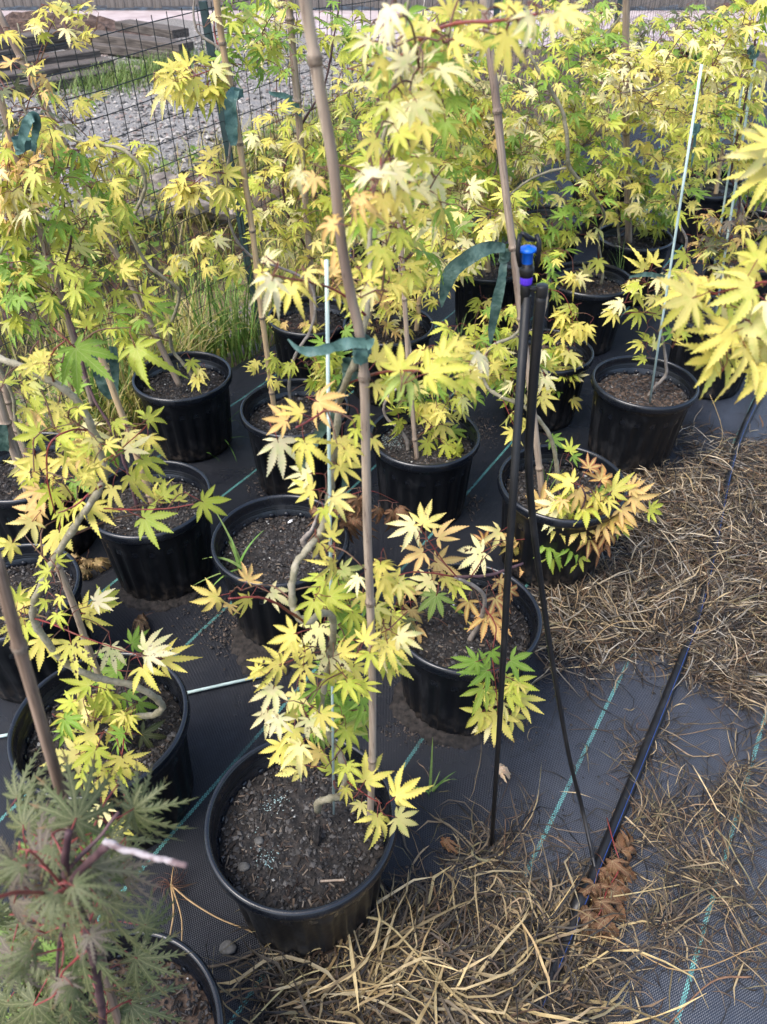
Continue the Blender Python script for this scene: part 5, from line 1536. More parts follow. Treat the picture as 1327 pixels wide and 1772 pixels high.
# ------------------------------------------------------------------ canes and stakes
def cane(label, top, bot, r, mat='bamboo', nodes=(.12, .34, .57, .8), seed=1, name='bamboo_cane', cat='cane', group='bamboo canes staking the maples', taper=.9, path=None):
    """top, bot: world points"""
    rr = random.Random(seed)
    d = top - bot
    N = 60
    ts = sorted(set([i / N for i in range(N + 1)] + [n + e for n in nodes for e in (-.006, -.003, 0, .003, .006)]))
    pts, rad = [], []
    side = d.cross(Vector((.3, 1, .2))).normalized()
    kink = {n: rr.uniform(-1, 1) * .004 for n in nodes}
    for t in ts:
        k = sum(kink[n] * max(0, 1 - abs(t - n) / .16) for n in nodes)
        if path:
            q = t * (len(path) - 1)
            i = min(int(q), len(path) - 2)
            pts.append(path[i].lerp(path[i + 1], q - i))
        else:
            pts.append(bot + d * t + side * (k + .003 * math.sin(t * 5 + seed)))
        rr_ = r * (1 - (1 - taper) * t)
        for n in nodes:
            q = (t - n) * d.length
            rr_ += r * (.16 * math.exp(-(q / .0035) ** 2) - .10 * math.exp(-((q - .009) / .004) ** 2) + .05 * math.exp(-(q / .02) ** 2))
        rad.append(rr_)
    o = obj(name, *tube(pts, rad, 14), M[mat], None, True, None, bot)
    # long axis along the object's own z so that the grain follows the cane
    q = d.to_track_quat('Z', 'Y').to_matrix().to_4x4()
    o.data.transform(q.inverted())
    o.matrix_world = Matrix.Translation(bot) @ q
    qi = q.to_3x3().inverted()
    for n in nodes:
        i = min(range(len(ts)), key=lambda k: abs(ts[k] - n))
        c = qi @ (pts[i] - bot)
        r0 = rad[i]
        nv, nf = tube([c + Vector((0, 0, z)) for z in (-.0065, -.005, -.0015, 0, .0015)], [r0 * .90, r0 * 1.01, r0 * 1.03, r0 * 1.07, r0 * 1.02], 14, False)
        obj('node', nv, nf, M['node'], o)
    return tag(o, label, cat, group)


def cane_px(label, a, ya, b, yb, r, **kw):
    return cane(label, pt(a[0], a[1], ya), pt(b[0], b[1], yb), r, **kw)


FP = cr([tuple(pt(x, y, Y_)) for x, y, Y_ in ((640, 1420, .735), (644, 1315, .735), (644, 1186, .735), (641, 1058, .735), (636, 933, .734), (633, 779, .733), (630, 651, .732), (622, 575, .731), (607, 511, .730), (589, 408, .729), (576, 280, .728), (553, 154, .727), (543, 90, .726), (527, 0, .725), (515, -70, .724))], 12)
cum = [0.0]
for a_, b_ in zip(FP, FP[1:]):
    cum.append(cum[-1] + float(np.linalg.norm(b_ - a_)))
FP = [Vector([float(np.interp(cum[-1] * k / 120, cum, [p_[c] for p_ in FP])) for c in range(3)]) for k in range(121)]
cane('thickest pale bamboo cane, standing in the front pot and running out of the top', FP[-1], FP[0], .0064, nodes=(.155, .45, .72, .95), taper=.78, seed=1, path=FP)
cane_px('thin tan cane in the pot beside the fabric edge pot, carrying the large crumpled tie', (372, -30), 2.16, (479, 722), 2.16, .0085, mat='bamboo_tan', nodes=(.08, .3, .52, .71, .9), seed=2)
cane_px('straight pale cane rising from the pot by the tall reeds', (500, -20), 2.85, (543, 560), 2.85, .013, nodes=(.16, .5, .72, .93), mat='bamboo', seed=3)
cane_px('long grey cane behind the sprinkler legs with the broad green tie on it', (836, -20), 1.80, (937, 870), 1.76, .0095, nodes=(.1, .29, .46, .6, .83), seed=4)
cane_px('thick cane standing in the weedy pot behind the brown soil pot', (1083, -10), 3.56, (1087, 420), 3.72, .0155, mat='bamboo', nodes=(.2, .5, .8), seed=5)
cane_px('straight thin cane in the middle of the mouldy mid picture pot', (688, 370), 2.03, (722, 795), 1.99, .0075, nodes=(.1, .38, .7), mat='bamboo', seed=6)
cane_px('dark mottled cane leaning at the left edge beside the laceleaf maple', (-12, 960), .42, (216, 1800), .38, .0058, mat='bamboo_dark', nodes=(.32, .62, .9), seed=7)
cane_px('long cane leaning left out of the fabric edge pot', (-5, 15), 2.44, (312, 668), 2.38, .0105, nodes=(.2, .45, .7, .9), seed=8)
cane_px('reddish cane in the pot left of the crabgrass pot', (165, 590), 1.72, (267, 880), 1.72, .0090, mat='bamboo_tan', nodes=(.1, .55, .85), seed=9)
cane_px('pale cane rising beside the small folded tie near the left edge', (-10, 130), 1.74, (160, 700), 1.9, .0085, nodes=(.15, .4, .7), seed=10)
cane_px('slanting cane at the left edge nearest the bark soil in its pot', (-12, 660), 1.82, (58, 880), 1.80, .0150, nodes=(.35, .7), seed=11)
cane_px('thinner cane behind the slanting one at the left edge', (-6, 625), 1.92, (45, 790), 1.92, .0105, nodes=(.3, .6), seed=12)
cane_px('cane leaning beside the S-bent stem with a thick ringed top', (92, 962), .99, (195, 1225), .985, .0068, nodes=(.03, .5, .95), seed=13)
cane_px('short dark cane at the left edge behind the leaning dark one', (-15, 950), 1.36, (30, 1060), 1.34, .0100, mat='bamboo_dark', nodes=(.2, .6), seed=14)
cane_px('thin tan cane in the pot behind the mid picture pot, standing upright', (730, 455), 2.82, (721, 572), 2.78, .0095, mat='bamboo_tan', nodes=(.4, .8), seed=15)
cane_px('short dark cane in the pot with two canes, left of the tan one', (642, 440), 2.84, (638, 565), 2.82, .010, nodes=(.4, .8), seed=16)
cane_px('short tan cane standing in the pot below the broad tie tape', (836, 330), 3.36, (843, 470), 3.36, .013, mat='bamboo_tan', nodes=(.3, .7), seed=17)
cane_px('short cane leaning in the far pot at the right', (1252, 250), 4.42, (1238, 335), 4.4, .012, mat='bamboo_tan', nodes=(.3, .7), seed=18)


def stake(label, a, b, r):
    d = (a - b)
    o = obj('fibreglass_stake', *tube([b, b + d * .33, b + d * .66, a], r, 10), M['fibre'], None, True, None, b)
    return tag(o, label, 'stake', 'white fibreglass stakes')


stake('thin white stake in the front pot beside the wavy stem', pt(565, 450, .79), pt(577.5, 1408, .77), .0023)
stake('long white stake leaning right out of the brown soil pot by the straw', pt(1214, 112, 2.20), pt(1124, 697, 2.28), .0037)
stake('white stake near the right edge with a green tie at its top', pt(1309, 85, 2.84), pt(1238, 545, 2.84), .0045)
stake('short white stake in the far right pot behind the large yellow leaves', pt(1284, 150, 2.95), pt(1225, 535, 2.95), .0040)
stake('white stake lying on the fabric behind the front pot', at(452, 1170, .008), at(318, 1200, .008), .0042)
stake('white stake lying half under the left pot at the edge', at(26, 1269, .008), at(-40, 1282, .008), .0042)


# ------------------------------------------------------------------ tie tapes
def tape(label, knot, yk, tails, mat='tie', r=.012, wraps=3, tw_=.7, group='green tie tapes on the stakes'):
    """knot wrapped round a stake at a pixel; tails: list of ([(px,py,y,width_mm)...])"""
    k = pt(knot[0], knot[1], yk)
    t = thing('tie_tape', label, 'tie', k, group)
    pts = []
    for i in range(wraps * 12 + 1):
        a = 2 * math.pi * i / 12
        pts.append(k + Vector((r * math.cos(a), r * math.sin(a), .004 * math.sin(a * 1.3) + .010 * (i / (wraps * 12) - .5))))
    mb = MB()
    vf = ribbon(pts, [.016 + .003 * math.sin(i) for i in range(len(pts))], [(p - k) * Vector((1, 1, 0)) if False else Vector((p.x - k.x, p.y - k.y, 0)) for p in pts])
    mb.add(vf)
    mb.build('knot', M[mat], t, k)
    for tl in tails:
        P = [tuple(pt(x, y, yy)) + (w * .001,) for x, y, yy, w in tl]
        C = cr(P, 8)
        pp = [c[:3] for c in C]
        roll = [.22 * math.sin(i * .45 + knot[0]) for i in range(len(C))]
        mb = MB()
        # two plies with crumples
        for side in (0, 1):
            q, f = ribbon(pp, [c[3] * tw_ for c in C], tuple(-(CT) * 0 + x for x in (0.1, -1, .35)), roll)
            q = [p + Vector((0, .0015 * side, 0)) + Vector((.0005 * math.sin(p.z * 310 + side), .0014 * math.sin(p.z * 190 + p.x * 260 + side * 2), 0)) for p in q]
            mb.add((q, f))
        mb.build('tail', M[mat], t, k)
    return t


tape('green tie knotted round the front cane with one tail reaching left', (626, 600), .729, [
    [(632, 594, .712, 22), (606, 594, .712, 24), (572, 602, .715, 22), (540, 609, .72, 20), (515, 603, .725, 12), (497, 588, .73, 3)],
    [(622, 603, .712, 20), (626, 615, .712, 30), (628, 629, .714, 18)], [(632, 598, .712, 22), (642, 592, .71, 16), (648, 587, .71, 4)]], 'tie', .0085, tw_=.46)
tape('flat green tie strip hanging slack behind the wavy stem', (606, 640), .80, [
    [(608, 630, .80, 14), (594, 668, .82, 16), (572, 715, .83, 18), (548, 758, .84, 18), (530, 790, .84, 18), (517, 812, .84, 15)],
    [(575, 775, .84, 9), (590, 800, .84, 10), (596, 830, .84, 10), (590, 870, .84, 8)]], 'tie_dark', .008)
tape('broad dark green tie on the long grey cane with two hanging tails', (875, 441), 1.79, [
    [(874, 430, 1.77, 26), (850, 428, 1.76, 40), (820, 440, 1.74, 48), (788, 462, 1.73, 50), (772, 490, 1.73, 46), (766, 515, 1.73, 24), (764, 532, 1.73, 4)],
    [(872, 452, 1.78, 22), (866, 490, 1.76, 34), (858, 530, 1.75, 36), (851, 565, 1.75, 28), (849, 595, 1.75, 8)]], 'tie_dark', .0145)
tape('large crumpled blue green tie flap on the thin tan cane near the steel post', (411, 162), 2.15, [
    [(408, 154, 2.14, 30), (400, 170, 2.12, 42), (399, 195, 2.12, 44), (401, 220, 2.12, 44), (403, 240, 2.12, 34), (404, 252, 2.12, 20)]], 'tie', .013)
tape('folded blue green tie loop at the left edge near the top', (40, 250), 1.62, [
    [(36, 258, 1.60, 22), (40, 235, 1.59, 24), (48, 212, 1.59, 26), (58, 202, 1.59, 26), (64, 212, 1.60, 22), (60, 240, 1.61, 18), (58, 262, 1.61, 10)]], 'tie', .017)
tape('small green tie with a short tail on the straight pale cane by the reeds', (508, 183), 2.84, [
    [(505, 172, 2.83, 26), (490, 166, 2.82, 26), (470, 162, 2.81, 16), (465, 158, 2.81, 4)], [(510, 185, 2.83, 26), (517, 195, 2.82, 24), (520, 202, 2.82, 5)]], 'tie', .018)
tape('small blue tie at mid height of the long white stake', (1203, 222), 2.29, [
    [(1206, 214, 2.27, 18), (1204, 228, 2.27, 20)], [(1203, 230, 2.29, 14), (1200, 260, 2.29, 12), (1196, 290, 2.29, 4)]], 'tie', .012)
tape('small tie at the top of the white stake near the right edge', (1306, 92), 2.83, [
    [(1306, 90, 2.81, 24), (1300, 84, 2.81, 26), (1294, 94, 2.81, 10)]], 'tie', .013)
tape('thin green tie low on the long white stake', (1148, 520), 2.29, [
    [(1148, 512, 2.27, 14), (1147, 530, 2.27, 14)], [(1150, 480, 2.26, 20), (1120, 475, 2.24, 20), (1095, 478, 2.23, 12), (1088, 482, 2.23, 3)]], 'tie_dark', .010)
tape('wide dark green tie strip hanging behind the reddish cane', (178, 622), 1.76, [
    [(168, 612, 1.8, 40), (172, 640, 1.8, 52), (182, 668, 1.8, 52), (192, 690, 1.8, 20)], [(196, 600, 1.78, 30), (198, 640, 1.78, 34), (200, 690, 1.78, 24)]], 'tie_dark', .013)
tape('dark tie strip at the left edge beside the bark soil pot', (-2, 745), 1.80, [
    [(2, 735, 1.78, 40), (6, 760, 1.78, 48), (8, 780, 1.78, 30)]], 'tie_dark', .018)

# ------------------------------------------------------------------ sprinkler on its stake
b1, b2 = at(851, 1466, 0), at(1034, 1522, .012)
top1, top2 = pt(911, 512, .93), pt(936, 510, .93)
sx = thing('sprinkler', 'black micro sprinkler on two legs with a blue nozzle and purple ring', 'sprinkler', b1)
obj('stake', *tube([top1, top1.lerp(b1, .35) + Vector((-.002, 0, 0)), top1.lerp(b1, .7), b1 - Vector((0, 0, .02))], [.0066, .0060, .0052, .0044], 10), M['black'], sx, True, None, b1)
hose_pts = cr([tuple(p) for p in (top2, pt(928, 600, .925), pt(920, 700, .92), pt(915, 800, .925), pt(922, 900, .93), pt(940, 1040, .94), pt(958, 1160, .93), pt(985, 1310, .90), pt(1010, 1410, .87), b2)], 8)
obj('tube', *tube(hose_pts, [.0076 - .0030 * min(1, i / (len(hose_pts) * .75)) for i in range(len(hose_pts))], 10), M['black'], sx, True, None, b1)
hw = depth_at(912, 470, .93) / F                       # metres per pixel at the head


def hp(px, py, dy=0.0):
    return pt(px, py, .93 + dy)


def turned(name, axis0, axis1, prof, mat, n=20):
    d = axis1 - axis0
    return obj(name, *tube([axis0 + d * t for t, r in prof], [r * hw for t, r in prof], n), mat, sx, True, None, b1)


turned('collar', hp(908, 535), hp(909, 492), [(0, 7.2), (.1, 8), (.55, 8), (.6, 9), (.95, 9), (1, 8)], M['black'])
turned('collar', hp(934, 540), hp(938, 493), [(0, 7), (.1, 8), (.5, 8.5), (.6, 11), (.95, 11), (1, 10)], M['black'])
obj('bridge', *tube([hp(909, 498), hp(922, 500), hp(937, 500)], [5.5 * hw, 4.6 * hw, 6 * hw], 10), M['black'], sx, True, None, b1)
turned('purple_ring', hp(910, 491), hp(911, 477), [(0, 10), (.15, 10.8), (.85, 10.8), (1, 10)], M['purple'])
turned('nozzle_base', hp(911, 478), hp(912, 455), [(0, 11), (.3, 12.5), (.4, 13), (.7, 13), (.75, 11), (1, 10)], M['black'])
turned('blue_nozzle', hp(912, 458), hp(914, 424), [(0, 7), (.1, 9.5), (.62, 9.5), (.66, 12), (.72, 15.5), (.80, 16), (.88, 13), (.93, 5), (1, 3)], M['blue'])
for x0, x1, xt in ((899, 896, 900), (927, 932, 928)):
    obj('bridge_arm', *tube([hp(x0 + 1, 460, -.006), hp(x1, 440, -.011), hp(x1 + 1, 420, -.010), hp(xt, 406, -.004)], [4.0 * hw] * 4, 8), M['black'], sx, True, None, b1)
obj('bridge_top', *tube([hp(901, 403), hp(907, 406), hp(914, 412), hp(927, 416)], [2.6 * hw, 4.5 * hw, 5.5 * hw, 3 * hw], 10), M['black'], sx, True, None, b1)

# ------------------------------------------------------------------ supply pipe
pu = -.028
pp = [uv2w(pu + .006 * math.sin(v * 1.7) - .105 * smooth(1.6, 2.9, v), v, .013 + .004 * math.sin(v * 2.3) ** 2) for v in frange(.15, 8.0, .1)]
sp_ = thing('supply_pipe', 'black irrigation pipe with blue stripes running along the walkway under the straw', 'pipe', pp[0])
obj('pipe', *tube(pp, .0128, 18), M['black'], sp_, True, None, pp[0])
for off in (1.15,):
    st = [p + Vector((math.cos(AZ) * math.cos(off), -math.sin(AZ) * math.cos(off), math.sin(off))) * .0128 for p in pp]
    obj('stripe', *tube(st, .0008, 5, False), M['stripe'], sp_, True, None, pp[0])
cpl = at(1012, 1560, .013)
u_, v_ = w2uv(cpl.x, cpl.y)
obj('coupling', *tube([uv2w(pu, v_ - .035, .013), uv2w(pu, v_ - .033, .013), uv2w(pu, v_ + .033, .013), uv2w(pu, v_ + .035, .013)], [.013, .0165, .0165, .013], 18), M['black'], sp_, True, None, pp[0])

# ------------------------------------------------------------------ dead grass on the walkway
def dens(px, py):
    """how thick the litter lies at a photograph pixel"""
    def blob(cx, cy, rx, ry):
        q = ((px - cx) / rx) ** 2 + ((py - cy) / ry) ** 2
        return math.exp(-q * q)
    d = 0
    px, py = px + 14 * vnoise(px * .02, py * .02, 3), py + 14 * vnoise(py * .02, px * .02, 5)
    for c in ((930, 1745, 80, 45, .7), (1250, 850, 190, 90, 1.0), (1230, 980, 260, 110, 1.1), (1130, 1070, 160, 80, .8), (1290, 1080, 150, 110, 1.0), (1100, 810, 60, 30, .5), (985, 1000, 50, 60, .5), (985, 1110, 60, 60, .45),
              (1250, 1280, 130, 100, .45), (1200, 1460, 120, 130, .55), (1260, 1600, 140, 90, .4), (1050, 1640, 130, 60, .5), (900, 1520, 130, 90, .22), (665, 1712, 170, 72, 1.4), (820, 1745, 130, 60, .8), (720, 1600, 80, 60, .45),
              (560, 1755, 110, 50, 1.0), (1130, 1330, 60, 120, .25), (1100, 1720, 160, 60, .16), (1290, 1420, 80, 100, .35), (800, 1480, 60, 40, .14), (900, 1620, 60, 60, .4)):
        d += c[4] * blob(*c[:4])
    if py < 1150:
        d *= (.45 + .75 * smooth(-.5, .5, vnoise(px * .02, py * .03, 6.1))) * (.35 + .85 * smooth(-.4, .4, vnoise(px * .055, py * .08, 2.1)))
    if py > 1150 and px > 880:
        d *= .06 + 1.6 * smooth(-.05, .6, vnoise(px * .016, py * .016, 2.2))
    return d


STRAW = [(.29, .205, .115), (.37, .28, .16), (.21, .14, .08), (.14, .08, .042), (.075, .048, .03), (.035, .027, .022), (.48, .37, .20), (.10, .075, .052), (.20, .17, .085), (.055, .042, .032)]
DARKS = [(.028, .024, .02), (.045, .037, .028), (.07, .055, .036), (.018, .018, .018), (.10, .075, .045)]


def litter(name, n, seed, palette, lr, wr, zr, curl, region, flat=.3, label=None):
    rr = random.Random(seed)
    mb, tc = MB(), []
    made = tries = 0
    while made < n and tries < n * 60:
        tries += 1
        px, py = rr.uniform(region[0], region[2]), rr.uniform(region[1], region[3])
        d = dens(px, py)
        if rr.random() * 1.6 > d + .008:
            continue
        # the photograph's pixels get coarser with distance: thin the near end
        g = at(px, py, 0)
        u, w = w2uv(g.x, g.y)
        if any((g.x - q.x) ** 2 + (g.y - q.y) ** 2 < .158 ** 2 for q in POTS.values()):
            continue
        h0 = zr * min(1.0, d) * rr.random() ** 1.3 + .003
        hd = (2.6 * vnoise(g.x * 3.4, g.y * 3.4, 4.0) + .4 + rr.gauss(0, .38)) if rr.random() < .78 else rr.uniform(0, 6.28)
        ln = rr.uniform(*lr)
        wd = rr.uniform(*wr)
        segs = 6
        p, pts, ws, nr = Vector((g.x, g.y, h0)), [], [], []
        turn = rr.gauss(0, curl)
        slope = rr.gauss(0, flat * .25)
        kinkat = rr.randint(1, 5) if rr.random() < .35 else -1
        for i in range(segs + 1):
            pts.append(p.copy())
            t = i / segs
            ws.append(wd * (1 - .75 * abs(t * 1.3 - .5) ** 2) * (.25 if i in (0, segs) else 1))
            nr.append(Vector((rr.gauss(0, .25), rr.gauss(0, .25), 1)))
            hd += turn / segs + rr.gauss(0, .10 + .08 * abs(curl)) + (rr.choice((-1, 1)) * .9 if i == kinkat else 0)
            slope += rr.gauss(0, .10)
            p = p + Vector((math.cos(hd) * math.cos(slope), math.sin(hd) * math.cos(slope), math.sin(slope))) * (ln / segs)
            if p.z < .003:
                p.z, slope = .003 + .003 * rr.random(), abs(slope) * .4
            lim = .012 + zr * min(1.0, d) * 1.15
            if p.z > lim:
                p.z, slope = lim, -abs(slope) * .5
        roll = [rr.gauss(0, .4) + i * rr.gauss(0, .15) for i in range(segs + 1)]
        vf = ribbon(pts, ws, nr, roll)
        mb.add(vf)
        c = rr.choice(palette)
        k = rr.uniform(.45, 1.0) if rr.random() < .8 else rr.uniform(1.0, 1.45)
        c2 = rr.choice(palette) if rr.random() < .4 else c
        for i in range(segs + 1):
            cc = lerp3(c, c2, i / segs)
            tc += [tuple(x * k for x in cc)] * 3
        made += 1
    o = mb.build(name, M['straw'], kind='stuff')
    tint(o, tc)
    if label:
        o['label'] = label
    return o


litter('straw', 6400, 61, DARKS + STRAW[2:6], (.04, .18), (.0015, .0050), .024, 1.2, (900, 740, 1400, 1200), label='dark rotted straw at the bottom of the heap beside the pots')
litter('straw', 5400, 62, STRAW + [(.62, .52, .36), (.54, .44, .29), (.50, .45, .36), (.42, .36, .27), (.30, .27, .22), (.20, .18, .15)], (.04, .22), (.0011, .0046), .030, .5, (900, 740, 1400, 1200), label='tan straw heap on the walkway beside the pots')
litter('straw', 2300, 63, DARKS + DARKS + STRAW, (.04, .16), (.0012, .0034), .022, 1.9, (700, 1120, 1420, 1800), label='thin curly straw strewn over the walkway fabric')
litter('straw', 620, 64, STRAW, (.08, .26), (.0014, .0034), .030, .5, (700, 1150, 1420, 1800), label='long tan stalks strewn over the walkway fabric')
litter('straw', 3400, 65, DARKS + DARKS + STRAW, (.06, .24), (.0014, .0062), .040, 1.9, (380, 1480, 1000, 1840), label='dark rotted grass heap in front of the front pot')
litter('straw', 300, 66, [(.56, .43, .22), (.46, .35, .16), (.62, .51, .30), (.34, .24, .11), (.50, .38, .18)], (.10, .34), (.0020, .0075), .060, .9, (400, 1500, 1000, 1860), label='long yellow grass stalks on the heap in front of the front pot')

# a few long bent stalks that stand out
for i, (pl, w, lab) in enumerate((
        ([(480, 1655, .02), (560, 1600, .05), (652, 1590, .075), (720, 1650, .06), (790, 1740, .03), (815, 1790, .01)], 8, 'thick pale bent stalk arching over the front straw heap'),
        ([(745, 1510, .01), (765, 1590, .02), (800, 1660, .03), (860, 1760, .02)], 8, 'long brown stalk lying from the front pot towards the lower edge'),
        ([(430, 1772, .02), (520, 1690, .05), (640, 1668, .05), (700, 1680, .04)], 5, 'slim yellow stalk lying across the front straw heap'),
        ([(930, 1680, .01), (1040, 1620, .03), (1180, 1680, .02), (1327, 1630, .03)], 5, 'long tan stalk at the lower right of the walkway'),
        ([(1000, 1560, .02), (1100, 1545, .02), (1180, 1530, .015)], 5, 'straight straw stalk beside the brown dried leaf sprig'),
        ([(1195, 610, .02), (1250, 745, .03), (1212, 800, .02), (1190, 850, .01)], 4, 'curved pale stalk above the straw heap by the brown soil pot'),
        ([(1125, 1075, .03), (1060, 1080, .06), (1010, 1125, .02)], 5, 'single tan stalk sticking out of the straw towards the pots'),
        ([(1300, 1690, .01), (1230, 1700, .02), (1140, 1790, .01)], 6, 'brown stalk crossing the green thread at the lower right'))):
    P = cr([tuple(at(x, y, z)) for x, y, z in pl], 6)
    n = len(P)
    q = Vector(P[0])
    rads = [w * .00036 * (1 - .5 * j / n) * (1 + (.25 if j % 8 == 4 else 0)) for j in range(n)]
    o = obj('dry_stalk', *tube(P, rads, 6), M['straw'], None, True, None, q)
    c = [(.46, .36, .17), (.22, .13, .07), (.5, .42, .2), (.40, .26, .12), (.5, .4, .2), (.45, .33, .16), (.42, .29, .14), (.25, .14, .08)][i]
    tint(o, [c] * len(o.data.vertices))
    tag(o, lab, 'stalk', 'loose dry stalks')

# uprooted grass clump between the laceleaf and the front pot
cl = thing('uprooted_grass', 'dead uprooted grass clump with splayed stalks lying beside the front pot', 'weed', at(295, 1533, 0))
for pl, w in (([(295, 1530, .02), (330, 1560, .02), (380, 1590, .015), (440, 1615, .01), (480, 1650, .006)], 6), ([(296, 1532, .02), (300, 1580, .015), (290, 1640, .01), (286, 1670, .006)], 6),
              ([(298, 1535, .02), (314, 1590, .02), (312, 1650, .01), (302, 1680, .006)], 5), ([(296, 1530, .02), (298, 1512, .03), (300, 1500, .03)], 4),
              ([(300, 1663, .006), (340, 1674, .012), (390, 1668, .010), (440, 1650, .006)], 12)):
    P = cr([tuple(at(x, y, z)) for x, y, z in pl], 6)
    o = obj('stalk', *tube(P, [w * .00034 * (1 - .4 * j / len(P)) for j in range(len(P))], 6), M['straw'], cl, True, None, cl.location.copy())
    tint(o, [(.40, .27, .13) if w != 12 else (.13, .10, .07)] * len(o.data.vertices))
mb = MB()
rr = random.Random(8)
for i in range(26):
    a, l = rr.uniform(0, 6.28), rr.uniform(.02, .06)
    p0 = at(295, 1532, .015)
    mb.add(tube(cr([tuple(p0), tuple(p0 + Vector((math.cos(a) * l * .5, math.sin(a) * l * .5, rr.uniform(-.004, .02)))), tuple(p0 + Vector((math.cos(a + .5) * l, math.sin(a + .5) * l, -.008)))], 4), .0006, 4, False))
mb.build('roots', M['twig'], cl, cl.location.copy(), kind='stuff')

# dried maple sprig on the pipe
TD = '1030 1530 56 100 b, 1050 1500 60 60 b, 1075 1470 60 -40 b, 1040 1560 64 100 b, 1045 1590 56 90 b, 1020 1580 50 120 b, 1070 1500 54 60 b, 1060 1540 60 40 b, 1030 1555 50 150 b, 1085 1465 50 0 b, 1045 1520 54 140 b, 1060 1490 50 100 b, 1055 1610 44 80 b'
spb = at(1050, 1540, .0)


def ground_sprig(name, label, spec, base, col=(.19, .085, .04), stems=(), group=None, ms=None):
    rr = random.Random(int(base.x * 1000))
    t = thing(name, label, 'dried leaves', base, group)
    for ln in spec.split(','):
        w = ln.split()
        px, py, s, a = map(float, w[:4])
        p = at(px, py, .022 + rr.random() * .025)
        dp = (p.y * CT - (p.z - EYE) * ST)
        Lz = s * dp / F / 1.1
        tip = CAM_R * math.cos(R_(a)) - Vector((0, 1, 0)) * math.sin(R_(a))
        n = Vector((rr.gauss(0, .5), rr.gauss(-.2, .5), 1)).normalized()
        y = (tip - n * tip.dot(n)).normalized()
        o = bpy.data.objects.new('leaf', rr.choice(ms or DRYL))
        link(o, t)
        o.location = p - base
        o.rotation_euler = Matrix((y.cross(n), y, n)).transposed().to_euler()
        o.scale = (Lz, Lz, Lz)
        k = rr.uniform(.7, 1.5)
        o.color = tuple(c * k for c in col) + (1,)
    for pl in stems:
        P = cr([tuple(at(x, y, z)) for x, y, z in pl], 5)
        obj('stem', *tube(P, .0014, 6), M['petiole'], t, True, None, base)
    return t


ground_sprig('dried_sprig', 'curled brown dried maple leaves lying on the pipe at the foot of the sprinkler tube', TD, spb, (.115, .055, .028),
             [[(1050, 1415, .04), (1062, 1460, .05), (1072, 1500, .04), (1050, 1540, .03)], [(1050, 1540, .03), (1040, 1575, .03), (1030, 1590, .02)]])
ground_sprig('dried_sprig', 'few pale dried maple leaves on the fabric left of the front middle pots', '130 975 34 160 b, 150 968 36 90 b, 165 972 30 20 b, 148 985 32 110 b, 128 965 26 -140 b', at(145, 975, 0), (.36, .25, .12))
ground_sprig('dried_leaf', 'single curled orange brown leaf on the fabric right of the front pot', '770 1452 26 100 b', at(770, 1455, 0), (.2, .09, .04))
ground_sprig('dried_leaf', 'small pale dried leaf just behind the foot of the sprinkler stake', '862 1330 30 30 b', at(862, 1330, 0), (.42, .30, .2))
ground_sprig('dried_root', 'matted brown rootlets on the fabric behind the S-bent stem pot', '248 1068 40 150 b, 240 1075 34 60 b', at(245, 1075, 0), (.10, .06, .035))

# spilled dirt at the feet of pots
mb, tc = MB(), []
rr = random.Random(19)
for cx, cy, rx, ry, n in ((770, 1262, 90, 22, 900), (712, 1195, 18, 45, 300), (420, 1085, 85, 45, 900), (280, 1032, 90, 14, 350), (340, 775, 70, 12, 260), (445, 840, 22, 28, 160), (480, 1020, 40, 30, 200), (815, 870, 22, 22, 160), (835, 745, 35, 30, 240), (1150, 770, 30, 14, 100),
                          (700, 1600, 60, 60, 200), (600, 1000, 60, 200, 120), (1000, 1400, 260, 260, 420)):
    for i in range(n):
        px, py = rr.gauss(cx, rx * .55), rr.gauss(cy, ry * .55)
        g = at(px, py, .004)
        vf = stone(g, abs(rr.gauss(.0016, .0013)) + .0009, rr)
        mb.add(vf)
        tc += [rr.choice([(.05, .042, .036), (.08, .064, .052), (.03, .027, .025), (.13, .10, .08)])] * 6
o = mb.build('dirt', M['bits'], kind='stuff', smooth=False)
tint(o, tc)

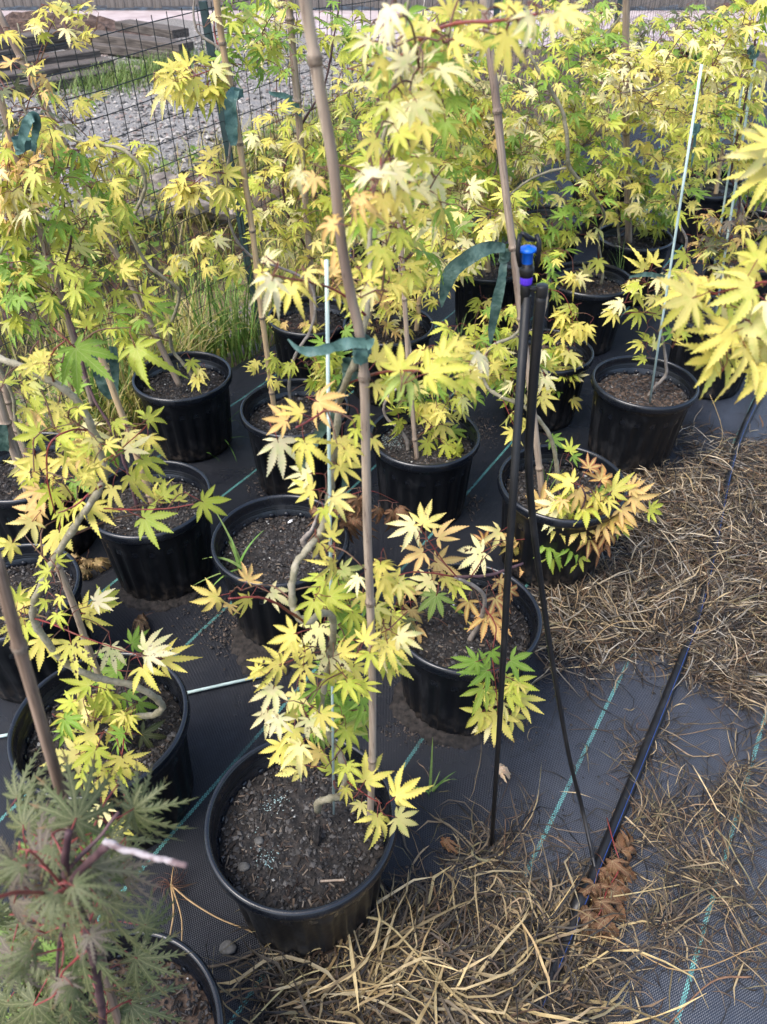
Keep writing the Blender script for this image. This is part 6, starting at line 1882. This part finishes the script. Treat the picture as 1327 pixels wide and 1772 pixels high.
# soil washed out round the feet of the pots: low uneven aprons on the fabric
def apron(key, a0, a1, out, h, seed):
    c = POTS[key]
    rr = random.Random(seed)
    v, f = [], []
    na, nr = 90, 7
    for i in range(na + 1):
        t = i / na
        a = R_(a0 + (a1 - a0) * t)
        e = math.sin(math.pi * t) ** .5
        ro = .150 + out * e * (.65 + .35 * vnoise(a * 2.3, seed, 1) + .25 * vnoise(a * 9, seed, 2)) + .004
        for j in range(nr + 1):
            k = j / nr
            r = .138 + (ro - .138) * k
            x, y = c.x + r * math.cos(a), c.y + r * math.sin(a)
            z = .009 + h * e * (1 - k) ** 1.2 * (.8 + .5 * vnoise(x * 60, y * 60, seed)) + rr.uniform(-.0012, .0014) * (1 - k) - .012 * (k == 1)
            v.append(Vector((x, y, z)))
    for i in range(na):
        for j in range(nr):
            p = i * (nr + 1) + j
            f.append((p, p + 1, p + nr + 2, p + nr + 1))
    obj('spilled_soil', v, f, M['soil_wet'], None, True, 'stuff')


apron('3', 170, 290, .050, .016, 3)
apron('7', 200, 380, .105, .010, 5)
apron('8', 215, 320, .035, .008, 7)

# bits on the soil of the front pot
bk = at(548, 1450, .24)
o = obj('bark_chunk', *tube(cr([tuple(bk + Vector((0, -.015, 0))), tuple(bk + Vector((.002, 0, .018))), tuple(bk + Vector((.003, .02, .012)))], 4), [.003, .006, .0085, .006, .0075, .005, .007, .005, .002], 7), M['soil'], None, False, None, bk)
tag(o, 'dark brown chunk of rotten bark on the soil of the front pot', 'bark chunk')
o = obj('wood_splinter', *box((0, 0, 0), (.044, .0036, .0025), .05), M['bamboo'], None, False)
o.location = at(575, 1524, .243)
tag(o, 'pale straight wood splinter on the soil near the front rim', 'wood splinter')
fl, ff = stone((0, 0, 0), .014, random.Random(4))
o = obj('white_chip', fl, ff, M['white'], None, False)
o.location = at(502, 902, .245)
o.scale = (1, 1, .4)
tag(o, 'flat white chip on the soil of the crabgrass pot', 'chip')
for i, (px, py, s, lab) in enumerate(((545, 962, .012, 'grey pebble on the soil of the crabgrass pot'), (422, 1500, .012, 'grey green pebble on the soil at the left of the front pot'), (448, 1455, .010, 'flat lump of pale clay on the soil of the front pot'), (395, 1640, .018, 'pale grey stone lying on the fabric beside the front pot'))):
    v, f = pebble(s, random.Random(i + 3))
    o = obj('pebble', v, f, M['grit'], None, True)
    o.location = at(px, py, .243 if i < 3 else .006)
    tag(o, lab, 'pebble')
